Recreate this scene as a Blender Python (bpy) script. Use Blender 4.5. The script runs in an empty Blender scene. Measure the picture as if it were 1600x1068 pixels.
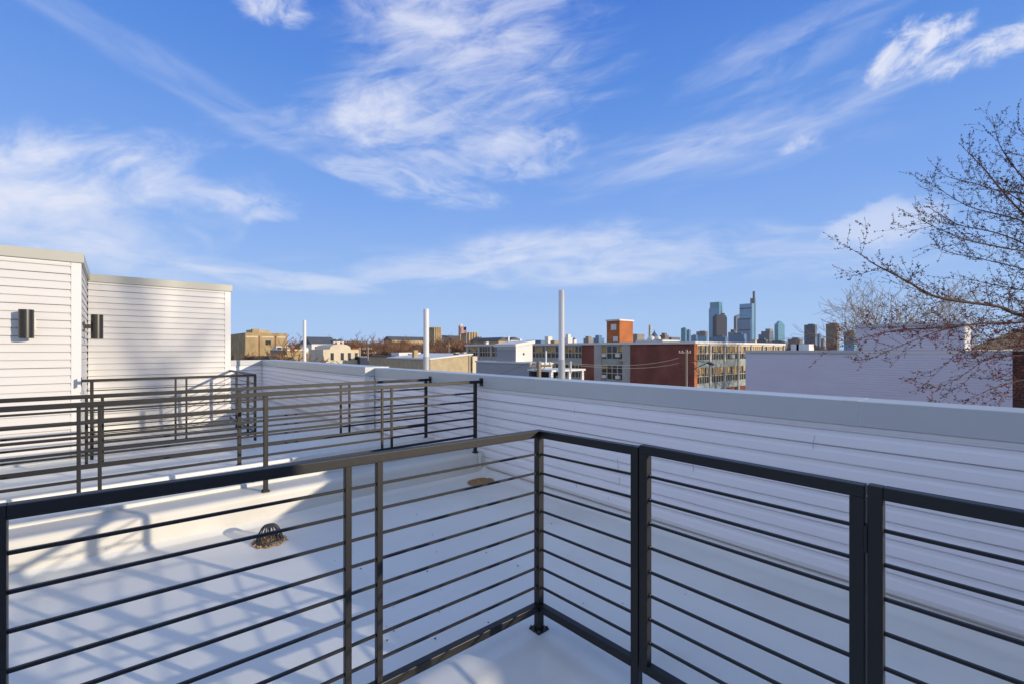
import bpy, bmesh, math, random
from mathutils import Vector, Matrix
R = math.radians
scene = bpy.context.scene
col = scene.collection

# ------------------------------------------------------------------ camera
F_PX, HY, CZ = 706.0, 546.0, 1.497           # focal length in photo pixels, horizon row, eye height
YAW = math.atan(620 / 706)
SY, CY = math.sin(YAW), math.cos(YAW)
cam_d = bpy.data.cameras.new('camera')
cam = bpy.data.objects.new('camera', cam_d)
col.objects.link(cam)
cam.location = (0, 0, CZ)
cam.rotation_euler = (R(90), 0, -YAW)
cam_d.sensor_width = 36
cam_d.lens = F_PX / 1600 * 36
cam_d.shift_y = (HY - 534) / 1600
# the air of the city: thin even haze
cam_d.clip_start, cam_d.clip_end = 0.05, 20000
scene.camera = cam

def ray(px):
    k = (px - 800) / F_PX
    return (SY + k * CY, CY - k * SY)
def on_x(px, X):                             # where the line of sight through column px meets the wall plane x = X
    dx, dy = ray(px); t = X / dx
    return dy * t, t
def on_y(px, Y):
    dx, dy = ray(px); t = Y / dy
    return dx * t, t
def zat(py, t): return CZ - (py - HY) / F_PX * t
def at(px, py, t):
    dx, dy = ray(px)
    return Vector((dx * t, dy * t, zat(py, t)))

# ------------------------------------------------------------------ sun, sky, exposure
SUN_EL = R(13.0)
SUN_AZ = math.atan2(1.0, -1.95)              # clockwise from +Y
sun_d = bpy.data.lights.new('sun', 'SUN')
sun_d.energy = 4.8
sun_d.angle = R(0.55)
sun_d.color = (1.0, 0.85, 0.64)
sun = bpy.data.objects.new('sun', sun_d)
col.objects.link(sun)
sdir = Vector((math.sin(SUN_AZ) * math.cos(SUN_EL), math.cos(SUN_AZ) * math.cos(SUN_EL), math.sin(SUN_EL)))
sun.rotation_euler = sdir.to_track_quat('Z', 'Y').to_euler()
sun.location = (20, -30, 40)

world = bpy.data.worlds.new('World')
scene.world = world
world.use_nodes = True
world.cycles.sampling_method = 'MANUAL'; world.cycles.sample_map_resolution = 256
wn, wl = world.node_tree.nodes, world.node_tree.links
for n in list(wn): wn.remove(n)
w_out = wn.new('ShaderNodeOutputWorld')
w_bg = wn.new('ShaderNodeBackground')
w_sky = wn.new('ShaderNodeTexSky')
w_sky.sky_type = 'NISHITA'
w_sky.sun_disc = False
w_sky.sun_elevation = SUN_EL
w_sky.sun_rotation = SUN_AZ
w_sky.air_density, w_sky.dust_density, w_sky.ozone_density = 1.0, 0.35, 3.0
SKY_STRENGTH = 0.12
w_bg.inputs['Strength'].default_value = SKY_STRENGTH
w_tc = wn.new('ShaderNodeTexCoord')

def wm(op, a, b=None, clamp=False):
    n = wn.new('ShaderNodeMath'); n.operation = op; n.use_clamp = clamp
    for i, v in enumerate((a, b)):
        if v is None: continue
        if isinstance(v, (int, float)): n.inputs[i].default_value = v
        else: wl.new(v, n.inputs[i])
    return n.outputs[0]
def wdot(v):
    n = wn.new('ShaderNodeVectorMath'); n.operation = 'DOT_PRODUCT'
    wl.new(w_tc.outputs['Generated'], n.inputs[0]); n.inputs[1].default_value = v
    return n.outputs['Value']
def wstep(x, lo, hi):
    n = wn.new('ShaderNodeMapRange'); n.interpolation_type = 'SMOOTHSTEP'
    n.inputs['From Min'].default_value = lo; n.inputs['From Max'].default_value = hi
    wl.new(x, n.inputs['Value'])
    return n.outputs['Result']

def cloud(px, py, half_w, half_h, ang, sx, sy, lo, hi, amount, seed, detail=5, rough=0.62, dist=0.5):
    """one bank of cloud in a direction of the sky: a soft ellipse times streaked noise"""
    dx, dy = ray(px)
    c = Vector((dx, dy, (HY - py) / F_PX)).normalized()
    e_r = c.cross(Vector((0, 0, 1))).normalized(); e_u = e_r.cross(c).normalized()
    e1 = (e_r * math.cos(R(ang)) + e_u * math.sin(R(ang))).normalized()
    e2 = e1.cross(c) * -1
    foc = F_PX * math.sqrt(dx * dx + dy * dy + ((HY - py) / F_PX) ** 2)
    a, b = half_w / foc, half_h / foc
    u, v = wdot(tuple(e1)), wdot(tuple(e2))
    uu = wm('MULTIPLY', u, 1 / a); vv = wm('MULTIPLY', v, 1 / b)
    r2 = wm('ADD', wm('MULTIPLY', uu, uu), wm('MULTIPLY', vv, vv))
    comb = wn.new('ShaderNodeCombineXYZ')
    wl.new(wm('MULTIPLY', u, sx), comb.inputs[0]); wl.new(wm('MULTIPLY', v, sy), comb.inputs[1])
    comb.inputs[2].default_value = seed
    nz = wn.new('ShaderNodeTexNoise')
    nz.inputs['Scale'].default_value = 1; nz.inputs['Detail'].default_value = detail
    nz.inputs['Roughness'].default_value = rough; nz.inputs['Distortion'].default_value = dist
    wl.new(comb.outputs[0], nz.inputs['Vector'])
    nf = nz.outputs['Fac']
    mask = wm('SUBTRACT', 1.0, wstep(r2, 0.0, 1.0))
    front = wstep(wdot(tuple(c)), 0.1, 0.3)
    body = wstep(wm('ADD', nf, wm('MULTIPLY', mask, 0.30)), lo, hi)
    d = wm('MULTIPLY', wm('MULTIPLY', body, wm('POWER', mask, 0.6)), wm('MULTIPLY', front, amount))
    return d

FILL_VEIL = .55
CLOUDS = [
    # px  py   hw   hh  ang  sx  sy  lo   hi   amt  seed
    (740, 30, 270, 105, 10, 8, 26, .54, 1.12, 0.72, 1.3),
    (650, 15, 130, 60, 4, 12, 22, .54, 1.05, 0.7, 21.3),
    (585, 178, 100, 68, 24, 14, 20, .56, 1.02, 0.74, 2.1),
    (740, 130, 320, 150, 16, 7, 30, .56, 1.16, 0.63, 3.7),
    (680, 215, 250, 95, -4, 8, 24, .56, 1.12, 0.59, 17.7),
    (655, 287, 210, 38, -7, 9, 28, .54, 1.05, 0.65, 4.2),
    (830, 240, 120, 60, 6, 14, 22, .56, 1.05, 0.59, 5.9),
    (90, 280, 270, 110, 24, 9, 16, .53, 1.0, 0.85, 6.4),
    (40, 330, 300, 120, -8, 8, 18, .54, 1.15, 0.63, 26.4),
    (190, 345, 320, 105, 16, 8, 16, .55, 1.18, 0.65, 16.4),
    (390, 320, 100, 34, -3, 14, 26, .54, 1.0, 0.59, 7.5),
    (230, 412, 270, 44, -4, 8, 24, .52, 1.1, 0.56, 7.9),
    (455, 437, 200, 24, -3, 8, 38, .50, 1.0, 0.54, 8.8),
    (930, 405, 520, 62, 0, 6, 24, .50, 1.1, 0.72, 9.2),
    (860, 385, 210, 42, 8, 10, 26, .54, 1.05, 0.54, 9.9),
    (1425, 78, 96, 56, 18, 19, 24, .58, 0.90, 0.92, 10.3),
    (1555, 72, 110, 36, 4, 19, 26, .58, 0.90, 0.90, 11.6),
    (1372, 350, 92, 44, 4, 17, 24, .50, 0.74, 0.55, 12.4),
    (1200, 190, 360, 50, 8, 6, 28, .56, 1.15, 0.52, 13.1),
    (1080, 240, 360, 70, 5, 6, 28, .57, 1.2, 0.36, 13.9),
    (1255, 222, 50, 17, 8, 18, 28, .52, 0.95, 0.54, 14.5),
    (240, 100, 400, 44, -17, 5, 26, .50, 1.15, 0.22, 14.7),
    (425, 14, 80, 34, 14, 18, 26, .56, 0.98, 0.77, 15.2),
    (1230, 75, 260, 70, 8, 8, 28, .58, 1.2, 0.36, 15.8),
    (480, 200, 190, 48, 14, 8, 30, .56, 1.1, 0.43, 19.8),
    (1000, 300, 700, 130, 2, 4, 14, .52, 1.25, 0.05, 20.3),
]
dens = None
for a in CLOUDS:
    d = cloud(*a)
    inv = wm('SUBTRACT', 1.0, d, True)
    dens = inv if dens is None else wm('MULTIPLY', dens, inv)
# added fill: an unseen bright cloud bank behind the viewer that lifts the shade
w_fill_veil = wm('MULTIPLY', wstep(wdot(tuple(Vector((-.80, -.52, .30)).normalized())), .05, .75), FILL_VEIL)
dens = wm('MULTIPLY', dens, wm('SUBTRACT', 1.0, w_fill_veil, True))
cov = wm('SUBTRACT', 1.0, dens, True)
w_hsv = wn.new('ShaderNodeHueSaturation')
w_hsv.inputs['Saturation'].default_value = 1.15
w_hsv.inputs['Value'].default_value = 1.0
wl.new(w_sky.outputs[0], w_hsv.inputs['Color'])
# clear spring air: the low-sun horizon band of the sky model is toned towards a clean blue by height above the horizon
w_sep = wn.new('ShaderNodeSeparateXYZ'); wl.new(w_tc.outputs['Generated'], w_sep.inputs[0])
w_ramp = wn.new('ShaderNodeValToRGB'); wl.new(w_sep.outputs[2], w_ramp.inputs[0])
for i, (p_, c_) in enumerate(((0.0, (.41, .61, .94)), (.06, (.385, .585, .93)), (.29, (.205, .400, .875)), (.49, (.105, .278, .77)), (.62, (.066, .205, .70)), (.80, (.22, .38, .74)), (1.0, (.30, .44, .74)))):  # last stops added: a bright unseen zenith that lifts the shaded roof
    e_ = w_ramp.color_ramp.elements[i] if i < 2 else w_ramp.color_ramp.elements.new(p_)
    e_.position = p_; e_.color = (*c_, 1)
w_sc = wn.new('ShaderNodeVectorMath'); w_sc.operation = 'SCALE'; w_sc.inputs['Scale'].default_value = 1 / SKY_STRENGTH
wl.new(w_ramp.outputs[0], w_sc.inputs[0])
w_tone = wn.new('ShaderNodeMix'); w_tone.data_type = 'RGBA'; w_tone.inputs['Factor'].default_value = 0.95
wl.new(w_hsv.outputs[0], w_tone.inputs['A']); wl.new(w_sc.outputs[0], w_tone.inputs['B'])
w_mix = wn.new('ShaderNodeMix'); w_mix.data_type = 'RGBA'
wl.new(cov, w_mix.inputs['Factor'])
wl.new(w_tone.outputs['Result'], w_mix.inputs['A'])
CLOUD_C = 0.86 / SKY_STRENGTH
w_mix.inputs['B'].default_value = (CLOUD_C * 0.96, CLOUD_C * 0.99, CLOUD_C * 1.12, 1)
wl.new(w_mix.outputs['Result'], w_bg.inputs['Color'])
wl.new(w_bg.outputs[0], w_out.inputs['Surface'])

scene.view_settings.view_transform = 'Standard'
scene.view_settings.look = 'None'
scene.view_settings.gamma = 1
scene.view_settings.exposure = 0.0
scene.view_settings.use_curve_mapping = False

# ------------------------------------------------------------------ materials
def mat(name, color, rough=0.6, var=0.0, scale=4.0, stretch=(1, 1, 1), bump=0.0, bscale=40.0, metallic=0.0, spec=0.5,
        dirt=None, dirt_amt=0.0, dirt_scale=1.5, detail=5):
    m = bpy.data.materials.new(name); m.use_nodes = True
    nt = m.node_tree; n = nt.nodes; l = nt.links
    p = n['Principled BSDF']
    p.inputs['Base Color'].default_value = (*color, 1)
    p.inputs['Roughness'].default_value = rough
    p.inputs['Metallic'].default_value = metallic
    p.inputs['Specular IOR Level'].default_value = spec
    tc = n.new('ShaderNodeTexCoord')
    mp = n.new('ShaderNodeMapping'); mp.inputs['Scale'].default_value = stretch
    l.new(tc.outputs['Object'], mp.inputs['Vector'])
    last = None
    if var > 0:
        nz = n.new('ShaderNodeTexNoise'); nz.inputs['Scale'].default_value = scale; nz.inputs['Detail'].default_value = detail
        l.new(mp.outputs[0], nz.inputs['Vector'])
        mr = n.new('ShaderNodeMapRange')
        mr.inputs['From Min'].default_value = 0.25; mr.inputs['From Max'].default_value = 0.75
        mr.inputs['To Min'].default_value = 1 - var; mr.inputs['To Max'].default_value = 1 + var
        l.new(nz.outputs['Fac'], mr.inputs['Value'])
        mx = n.new('ShaderNodeMix'); mx.data_type = 'RGBA'; mx.blend_type = 'MULTIPLY'
        mx.inputs['Factor'].default_value = 1
        mx.inputs['A'].default_value = (*color, 1)
        l.new(mr.outputs[0], mx.inputs['B'])
        last = mx.outputs['Result']
    if dirt is not None:
        nz = n.new('ShaderNodeTexNoise'); nz.inputs['Scale'].default_value = dirt_scale; nz.inputs['Detail'].default_value = 8
        nz.inputs['Roughness'].default_value = 0.65
        l.new(mp.outputs[0], nz.inputs['Vector'])
        mr = n.new('ShaderNodeMapRange'); mr.interpolation_type = 'SMOOTHSTEP'
        mr.inputs['From Min'].default_value = 0.48; mr.inputs['From Max'].default_value = 0.78
        mr.inputs['To Max'].default_value = dirt_amt
        l.new(nz.outputs['Fac'], mr.inputs['Value'])
        mx = n.new('ShaderNodeMix'); mx.data_type = 'RGBA'
        l.new(mr.outputs[0], mx.inputs['Factor'])
        if last is not None: l.new(last, mx.inputs['A'])
        else: mx.inputs['A'].default_value = (*color, 1)
        mx.inputs['B'].default_value = (*dirt, 1)
        last = mx.outputs['Result']
    if last is not None: l.new(last, p.inputs['Base Color'])
    if bump > 0:
        nz = n.new('ShaderNodeTexNoise'); nz.inputs['Scale'].default_value = bscale; nz.inputs['Detail'].default_value = 4
        l.new(mp.outputs[0], nz.inputs['Vector'])
        b = n.new('ShaderNodeBump'); b.inputs['Strength'].default_value = bump; b.inputs['Distance'].default_value = 0.01
        l.new(nz.outputs['Fac'], b.inputs['Height']); l.new(b.outputs[0], p.inputs['Normal'])
    return m

def brick_mat(name, c1, c2, mortar, axis='x', bw=0.22, bh=0.075):
    m = bpy.data.materials.new(name); m.use_nodes = True
    n, l = m.node_tree.nodes, m.node_tree.links
    p = n['Principled BSDF']; p.inputs['Roughness'].default_value = 0.85; p.inputs['Specular IOR Level'].default_value = 0.2
    tc = n.new('ShaderNodeTexCoord'); sp = n.new('ShaderNodeSeparateXYZ'); cb = n.new('ShaderNodeCombineXYZ')
    l.new(tc.outputs['Object'], sp.inputs[0])
    ad = n.new('ShaderNodeMath'); ad.operation = 'ADD'
    l.new(sp.outputs[0], ad.inputs[0]); l.new(sp.outputs[1], ad.inputs[1])
    l.new(ad.outputs[0], cb.inputs[0]); l.new(sp.outputs[2], cb.inputs[1])
    b = n.new('ShaderNodeTexBrick')
    b.inputs['Color1'].default_value = (*c1, 1); b.inputs['Color2'].default_value = (*c2, 1); b.inputs['Mortar'].default_value = (*mortar, 1)
    b.inputs['Scale'].default_value = 1; b.inputs['Brick Width'].default_value = bw; b.inputs['Row Height'].default_value = bh
    b.inputs['Mortar Size'].default_value = 0.012
    l.new(cb.outputs[0], b.inputs['Vector'])
    nz = n.new('ShaderNodeTexNoise'); nz.inputs['Scale'].default_value = 0.35; nz.inputs['Detail'].default_value = 7
    l.new(tc.outputs['Object'], nz.inputs['Vector'])
    mr = n.new('ShaderNodeMapRange'); mr.inputs['From Min'].default_value = .3; mr.inputs['From Max'].default_value = .7
    mr.inputs['To Min'].default_value = .72; mr.inputs['To Max'].default_value = 1.22
    l.new(nz.outputs['Fac'], mr.inputs['Value'])
    mx = n.new('ShaderNodeMix'); mx.data_type = 'RGBA'; mx.blend_type = 'MULTIPLY'; mx.inputs['Factor'].default_value = 1
    l.new(b.outputs['Color'], mx.inputs['A']); l.new(mr.outputs[0], mx.inputs['B'])
    l.new(mx.outputs['Result'], p.inputs['Base Color'])
    return m

def tower_mat(name, wall, glass, floor_h=4.0, bay=3.0, rough=0.35, frac=0.55, metallic=0.0):
    """storeys of glazing between spandrels, from the object's own height and width"""
    m = bpy.data.materials.new(name); m.use_nodes = True
    n, l = m.node_tree.nodes, m.node_tree.links
    p = n['Principled BSDF']; p.inputs['Roughness'].default_value = rough; p.inputs['Metallic'].default_value = metallic
    tc = n.new('ShaderNodeTexCoord'); sp = n.new('ShaderNodeSeparateXYZ')
    l.new(tc.outputs['Object'], sp.inputs[0])
    def mth(op, a, b):
        q = n.new('ShaderNodeMath'); q.operation = op
        for i, v in enumerate((a, b)):
            if isinstance(v, (int, float)): q.inputs[i].default_value = v
            else: l.new(v, q.inputs[i])
        return q.outputs[0]
    fz = mth('FRACT', mth('DIVIDE', sp.outputs[2], floor_h), 0)
    fx = mth('FRACT', mth('DIVIDE', mth('ADD', sp.outputs[0], sp.outputs[1]), bay), 0)
    win = mth('MULTIPLY', mth('LESS_THAN', fz, frac), mth('LESS_THAN', fx, 0.7))
    nz = n.new('ShaderNodeTexNoise'); nz.inputs['Scale'].default_value = 0.05; nz.inputs['Detail'].default_value = 4
    l.new(tc.outputs['Object'], nz.inputs['Vector'])
    mr = n.new('ShaderNodeMapRange'); mr.inputs['To Min'].default_value = .75; mr.inputs['To Max'].default_value = 1.25
    l.new(nz.outputs['Fac'], mr.inputs['Value'])
    mx = n.new('ShaderNodeMix'); mx.data_type = 'RGBA'
    l.new(win, mx.inputs['Factor']); mx.inputs['A'].default_value = (*wall, 1); mx.inputs['B'].default_value = (*glass, 1)
    m2 = n.new('ShaderNodeMix'); m2.data_type = 'RGBA'; m2.blend_type = 'MULTIPLY'; m2.inputs['Factor'].default_value = 1
    l.new(mx.outputs['Result'], m2.inputs['A']); l.new(mr.outputs[0], m2.inputs['B'])
    l.new(m2.outputs['Result'], p.inputs['Base Color'])
    return m

M = {}
M['membrane'] = mat('roof_membrane', (.685, .685, .650), .48, .05, 1.2, bump=.3, bscale=4, dirt=(.48, .45, .40), dirt_amt=.42, dirt_scale=1.1)
M['curb'] = mat('sunlit_curb_membrane', (.585, .57, .515), .5, .06, 1.2, bump=.2, bscale=5, dirt=(.46, .43, .36), dirt_amt=.4, dirt_scale=1.6)  # membrane copy with the sun's warmth on the curb put into its colour
M['siding'] = mat('vinyl_siding', (.79, .775, .79), .42, .03, .8, stretch=(1, 1, 6), dirt=(.55, .53, .50), dirt_amt=.10, dirt_scale=.7)
M['siding_sunlit'] = mat('sunlit_vinyl_siding', (.60, .59, .575), .45, .03, .8, stretch=(1, 1, 6), dirt=(.58, .55, .50), dirt_amt=.12, dirt_scale=.6)  # sunlit copy of the white siding, warmed and toned down in its colour
M['trim'] = mat('white_trim', (.66, .65, .635), .4, .02, 2)
M['cap'] = mat('cap_flashing', (.47, .495, .495), .38, .05, .9, stretch=(1, 1, 1), dirt=(.45, .45, .40), dirt_amt=.15, bump=.05, bscale=2)
M['cap_tan'] = mat('cap_flashing_beige', (.42, .415, .36), .42, .05, 1.5, dirt=(.40, .38, .32), dirt_amt=.25)
M['black'] = mat('black_powder_coat', (.006, .0056, .0055), .46, .14, 6, bump=.04, bscale=60, spec=.5)
M['lamp'] = mat('black_lamp_metal', (.018, .017, .015), .35, .1, 8, spec=.6)
M['pvc'] = mat('white_pipe', (.64, .64, .64), .35, .04, 3, dirt=(.5, .48, .45), dirt_amt=.15)
M['pvc_grey'] = mat('grey_sleeve', (.42, .43, .43), .5, .06, 5)
M['iron'] = mat('cast_iron', (.035, .035, .035), .6, .3, 12, bump=.3, bscale=50)
M['rust'] = mat('rusty_debris', (.34, .21, .10), .95, .4, 30, bump=.8, bscale=60, dirt=(.10, .05, .02), dirt_amt=.7, dirt_scale=26)
M['speck'] = mat('dark_speck', (.06, .045, .03), .9, .3, 30)
M['crack'] = mat('siding_split', (.30, .30, .33), .9, .1, 5)
M['brick'] = brick_mat('red_brick', (.20, .046, .030), (.25, .060, .036), (.20, .12, .10))
M['brick_orange'] = brick_mat('orange_brick', (.44, .120, .030), (.50, .145, .038), (.38, .18, .09))
M['brick_tan'] = brick_mat('tan_brick', (.34, .235, .10), (.40, .28, .13), (.36, .30, .2))
M['brick_brown'] = brick_mat('brown_brick', (.055, .028, .022), (.08, .038, .03), (.09, .06, .05))
M['stucco'] = mat('tan_stucco', (.44, .36, .23), .9, .18, 1.2, bump=.2, bscale=6, dirt=(.28, .22, .14), dirt_amt=.5, dirt_scale=.8)
M['cream'] = mat('cream_stucco', (.60, .53, .40), .9, .1, .6, dirt=(.42, .34, .22), dirt_amt=.4, dirt_scale=.4)
M['white_wall'] = mat('white_paint', (.68, .66, .62), .8, .08, .6, dirt=(.45, .42, .38), dirt_amt=.3, dirt_scale=.5)
M['siding_shade_tint'] = mat('shade_tinted_vinyl_siding', (.62, .60, .68), .45, .05, .3, stretch=(1, 1, 3), dirt=(.45, .44, .47), dirt_amt=.3, dirt_scale=.25)  # white siding whose bluish shade is put into the colour
M['siding_shaded'] = mat('shaded_vinyl_siding', (.34, .34, .36), .5, .04, .8, stretch=(1, 1, 6))  # white siding with the shade of its faces painted in as grey
M['grey_wall'] = mat('grey_render', (.22, .23, .26), .85, .1, .5)
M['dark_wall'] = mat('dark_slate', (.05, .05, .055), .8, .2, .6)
M['slate'] = mat('slate_roof', (.085, .09, .10), .7, .2, .5)
M['concrete'] = mat('concrete', (.40, .385, .35), .85, .1, .5, dirt=(.25, .23, .2), dirt_amt=.3, dirt_scale=.4)
M['coping'] = mat('white_coping', (.66, .65, .62), .6, .06, .5)
M['glass'] = mat('window_glass', (.035, .04, .045), .12, .5, .25, spec=.8)
M['blind'] = mat('drawn_blind', (.44, .29, .11), .7, .5, .9, stretch=(1, 1, .1))
M['spandrel'] = mat('pale_spandrel', (.33, .37, .33), .6, .12, .7)
M['frame'] = mat('window_frame', (.52, .46, .34), .6, .1, 2)
M['stone'] = mat('castle_stone', (.42, .32, .19), .95, .3, .25, dirt=(.14, .11, .08), dirt_amt=.6, dirt_scale=.15)
M['wood_pole'] = mat('weathered_pole', (.30, .25, .19), .9, .2, 1.5, stretch=(1, 1, .1))
M['wire'] = mat('power_wire', (.22, .21, .20), .6)
M['bark'] = mat('maple_bark', (.075, .060, .052), .95, .35, 6, stretch=(1, 1, .4))
M['bark_red'] = mat('maple_twig', (.085, .052, .042), .9, .3, 5)
M['bud_backlit'] = mat('backlit_bud', (.060, .034, .030), .85, .5, 7)  # backlit look of the upper buds put into their colour
M['bud'] = mat('maple_bud', (.24, .030, .032), .8, .5, 7)
M['bark_tan'] = mat('sycamore_bark', (.34, .26, .16), .9, .35, 3)
M['twig_tan'] = mat('sycamore_twig', (.33, .215, .11), .9, .4, 2)
M['twig_brown'] = mat('winter_twig', (.25, .135, .075), .95, .35, .15)
M['bark_far'] = mat('winter_bark', (.11, .075, .05), .95, .3, 1)
M['ground'] = mat('city_ground', (.16, .125, .095), .95, .5, .02, dirt=(.30, .25, .20), dirt_amt=.7, dirt_scale=.012)
M['roof_tar'] = mat('tar_roof', (.10, .10, .10), .9, .3, .5)
M['shingle'] = mat('brown_shingle', (.13, .10, .07), .95, .3, 2)

# ------------------------------------------------------------------ mesh helpers
class MB:
    def __init__(s): s.v, s.f, s.sm = [], [], []
    def quad(s, a, b, c, d, smooth=False):
        i = len(s.v); s.v += [tuple(a), tuple(b), tuple(c), tuple(d)]; s.f.append((i, i + 1, i + 2, i + 3)); s.sm.append(smooth)
    def box(s, x0, x1, y0, y1, z0, z1):
        i = len(s.v)
        s.v += [(x0, y0, z0), (x1, y0, z0), (x1, y1, z0), (x0, y1, z0), (x0, y0, z1), (x1, y0, z1), (x1, y1, z1), (x0, y1, z1)]
        for q in ((0, 3, 2, 1), (4, 5, 6, 7), (0, 1, 5, 4), (1, 2, 6, 5), (2, 3, 7, 6), (3, 0, 4, 7)):
            s.f.append(tuple(i + k for k in q)); s.sm.append(False)
        return s
    def bar(s, a, b, w, h, up=(0, 0, 1)):
        """square bar from a to b, w across, h along up"""
        a, b = Vector(a), Vector(b); d = (b - a).normalized(); up = Vector(up)
        side = d.cross(up)
        if side.length < 1e-6: side = d.cross(Vector((0, 1, 0)))
        side.normalize(); u = side.cross(d).normalized()
        i = len(s.v)
        for p in (a, b):
            for q, r in ((-1, -1), (1, -1), (1, 1), (-1, 1)):
                s.v.append(tuple(p + side * (q * w / 2) + u * (r * h / 2)))
        for q in ((0, 1, 2, 3), (7, 6, 5, 4), (0, 4, 5, 1), (1, 5, 6, 2), (2, 6, 7, 3), (3, 7, 4, 0)):
            s.f.append(tuple(i + k for k in q)); s.sm.append(False)
        return s
    def tube(s, pts, rad, n=6, cap=True):
        """tapered tube along a polyline"""
        i0 = len(s.v); m = len(pts); pts = [Vector(p) for p in pts]
        if not hasattr(rad, '__len__'): rad = [rad] * m
        for k in range(m):
            d = (pts[min(k + 1, m - 1)] - pts[max(k - 1, 0)])
            if d.length < 1e-9: d = Vector((0, 0, 1))
            d.normalize()
            ref = Vector((0, 0, 1)) if abs(d.z) < .9 else Vector((1, 0, 0))
            a = d.cross(ref).normalized(); b = d.cross(a)
            for j in range(n):
                t = 2 * math.pi * j / n
                s.v.append(tuple(pts[k] + (a * math.cos(t) + b * math.sin(t)) * rad[k]))
        for k in range(m - 1):
            for j in range(n):
                s.f.append((i0 + k * n + j, i0 + k * n + (j + 1) % n, i0 + (k + 1) * n + (j + 1) % n, i0 + (k + 1) * n + j)); s.sm.append(True)
        if cap:
            s.f.append(tuple(i0 + j for j in range(n))); s.sm.append(False)
            s.f.append(tuple(i0 + (m - 1) * n + j for j in range(n - 1, -1, -1))); s.sm.append(False)
        return s
    def lathe(s, c, prof, n=24):
        i0 = len(s.v)
        for r, z in prof:
            for j in range(n):
                t = 2 * math.pi * j / n
                s.v.append((c[0] + r * math.cos(t), c[1] + r * math.sin(t), c[2] + z))
        for k in range(len(prof) - 1):
            for j in range(n):
                s.f.append((i0 + k * n + j, i0 + k * n + (j + 1) % n, i0 + (k + 1) * n + (j + 1) % n, i0 + (k + 1) * n + j)); s.sm.append(True)
        return s
    def prism(s, poly, fn):
        """closed outline poly (2-D) swept between fn(p, 0) and fn(p, 1)"""
        i = len(s.v); n = len(poly)
        s.v += [tuple(fn(p, 0)) for p in poly] + [tuple(fn(p, 1)) for p in poly]
        s.f.append(tuple(range(i, i + n))); s.sm.append(False)
        s.f.append(tuple(range(i + 2 * n - 1, i + n - 1, -1))); s.sm.append(False)
        for k in range(n):
            q = (k + 1) % n
            s.f.append((i + k, i + n + k, i + n + q, i + q)); s.sm.append(False)
        return s
    def build(s, name, m, parent=None, bevel=0, loc=None):
        me = bpy.data.meshes.new(name)
        off = Vector(parent_loc(parent)) if parent is not None else Vector(loc or (0, 0, 0))
        me.from_pydata([tuple(Vector(v) - off) for v in s.v], [], s.f)
        me.polygons.foreach_set('use_smooth', s.sm)
        me.update()
        bm = bmesh.new(); bm.from_mesh(me)
        bmesh.ops.recalc_face_normals(bm, faces=bm.faces)
        bm.to_mesh(me); bm.free()
        if any(s.sm) and len(s.f) < 4000: me.set_sharp_from_angle(angle=R(38))
        me.materials.append(m)
        o = bpy.data.objects.new(name, me); col.objects.link(o)
        if parent is not None: o.parent = parent
        else: o.location = off
        if bevel:
            b = o.modifiers.new('bevel', 'BEVEL'); b.width = bevel; b.segments = 2; b.limit_method = 'ANGLE'; b.angle_limit = R(40)
        return o
def parent_loc(o):
    v = Vector((0, 0, 0))
    while o is not None: v += Vector(o.location); o = o.parent
    return v
def tag(o, label=None, cat=None, group=None, kind=None):
    if label: o['label'] = label
    if cat: o['category'] = cat
    if group: o['group'] = group
    if kind: o['kind'] = kind
    return o
def thing(name, loc, label, cat, group=None):
    o = bpy.data.objects.new(name, None); col.objects.link(o); o.location = loc; o.empty_display_size = .2
    return tag(o, label, cat, group)
def copy_tree(o, parent=None):
    kids = [k for k in bpy.data.objects if k.parent is o]
    c = o.copy(); col.objects.link(c)
    if parent is not None: c.parent = parent
    for k in kids: copy_tree(k, c)
    return c
def box(name, m, parent, *b, bevel=0):
    return MB().box(*b).build(name, m, parent, bevel)

# lap siding: real courses, each with a flat lower face, a cove above it and a drip lip
def siding_profile(z0, z1, e=.107, first=None):
    pts = []; z = z0
    while z < z1 - 1e-4:
        t = min(z + e, z1); h = t - z
        pts += [(-.004, z), (.0145, z + .001), (.0150, z + .010), (.0118, z + h * .55), (.0040, z + h * .72), (.0045, z + h - max(.0105, (h - .13) * .05)), (-.004, z + h - max(.0048, (h - .13) * .045))]
        z = t
    return pts
lap_rnd = random.Random(99)
def siding_any(mb, fn, a0, a1, z0, z1, e, out):              # panels two courses tall, lapped end to end at staggered joints
    zz = z0; row = 0
    while zz < z1 - 1e-4:
        zt = min(zz + 2 * e, z1); pr = siding_profile(zz, zt, e); n = len(pr)
        cuts = [a0]; c = a0 + lap_rnd.uniform(.6, 3.6)
        while c < a1 - .3: cuts.append(c); c += lap_rnd.uniform(3.2, 3.8)
        cuts.append(a1)
        for k in range(len(cuts) - 1):
            o = (.0016 if (k + row) % 2 else 0) ; i = len(mb.v)
            tilt = lap_rnd.uniform(-.0012, .0012)
            m_ = max(1, int((cuts[k + 1] - cuts[k]) / .9))
            for j in range(m_ + 1):
                a = cuts[k] + (cuts[k + 1] - cuts[k]) * j / m_; wob = lap_rnd.uniform(-.0009, .0009)
                mb.v += [fn(a, out * (p[0] + o), p[1] + tilt * (1 if k else 0) + wob) for p in pr]
            for j in range(m_):
                for q_ in range(n - 1):
                    mb.f.append((i + j * n + q_, i + (j + 1) * n + q_, i + (j + 1) * n + q_ + 1, i + j * n + q_ + 1)); mb.sm.append(False)
        zz = zt; row += 1
def siding_x(mb, X, y0, y1, z0, z1, e=.107, out=-1):         # wall plane x = X, courses stand out towards -x
    siding_any(mb, lambda a, d, z: (X + d, a, z), y0, y1, z0, z1, e, out)
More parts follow.
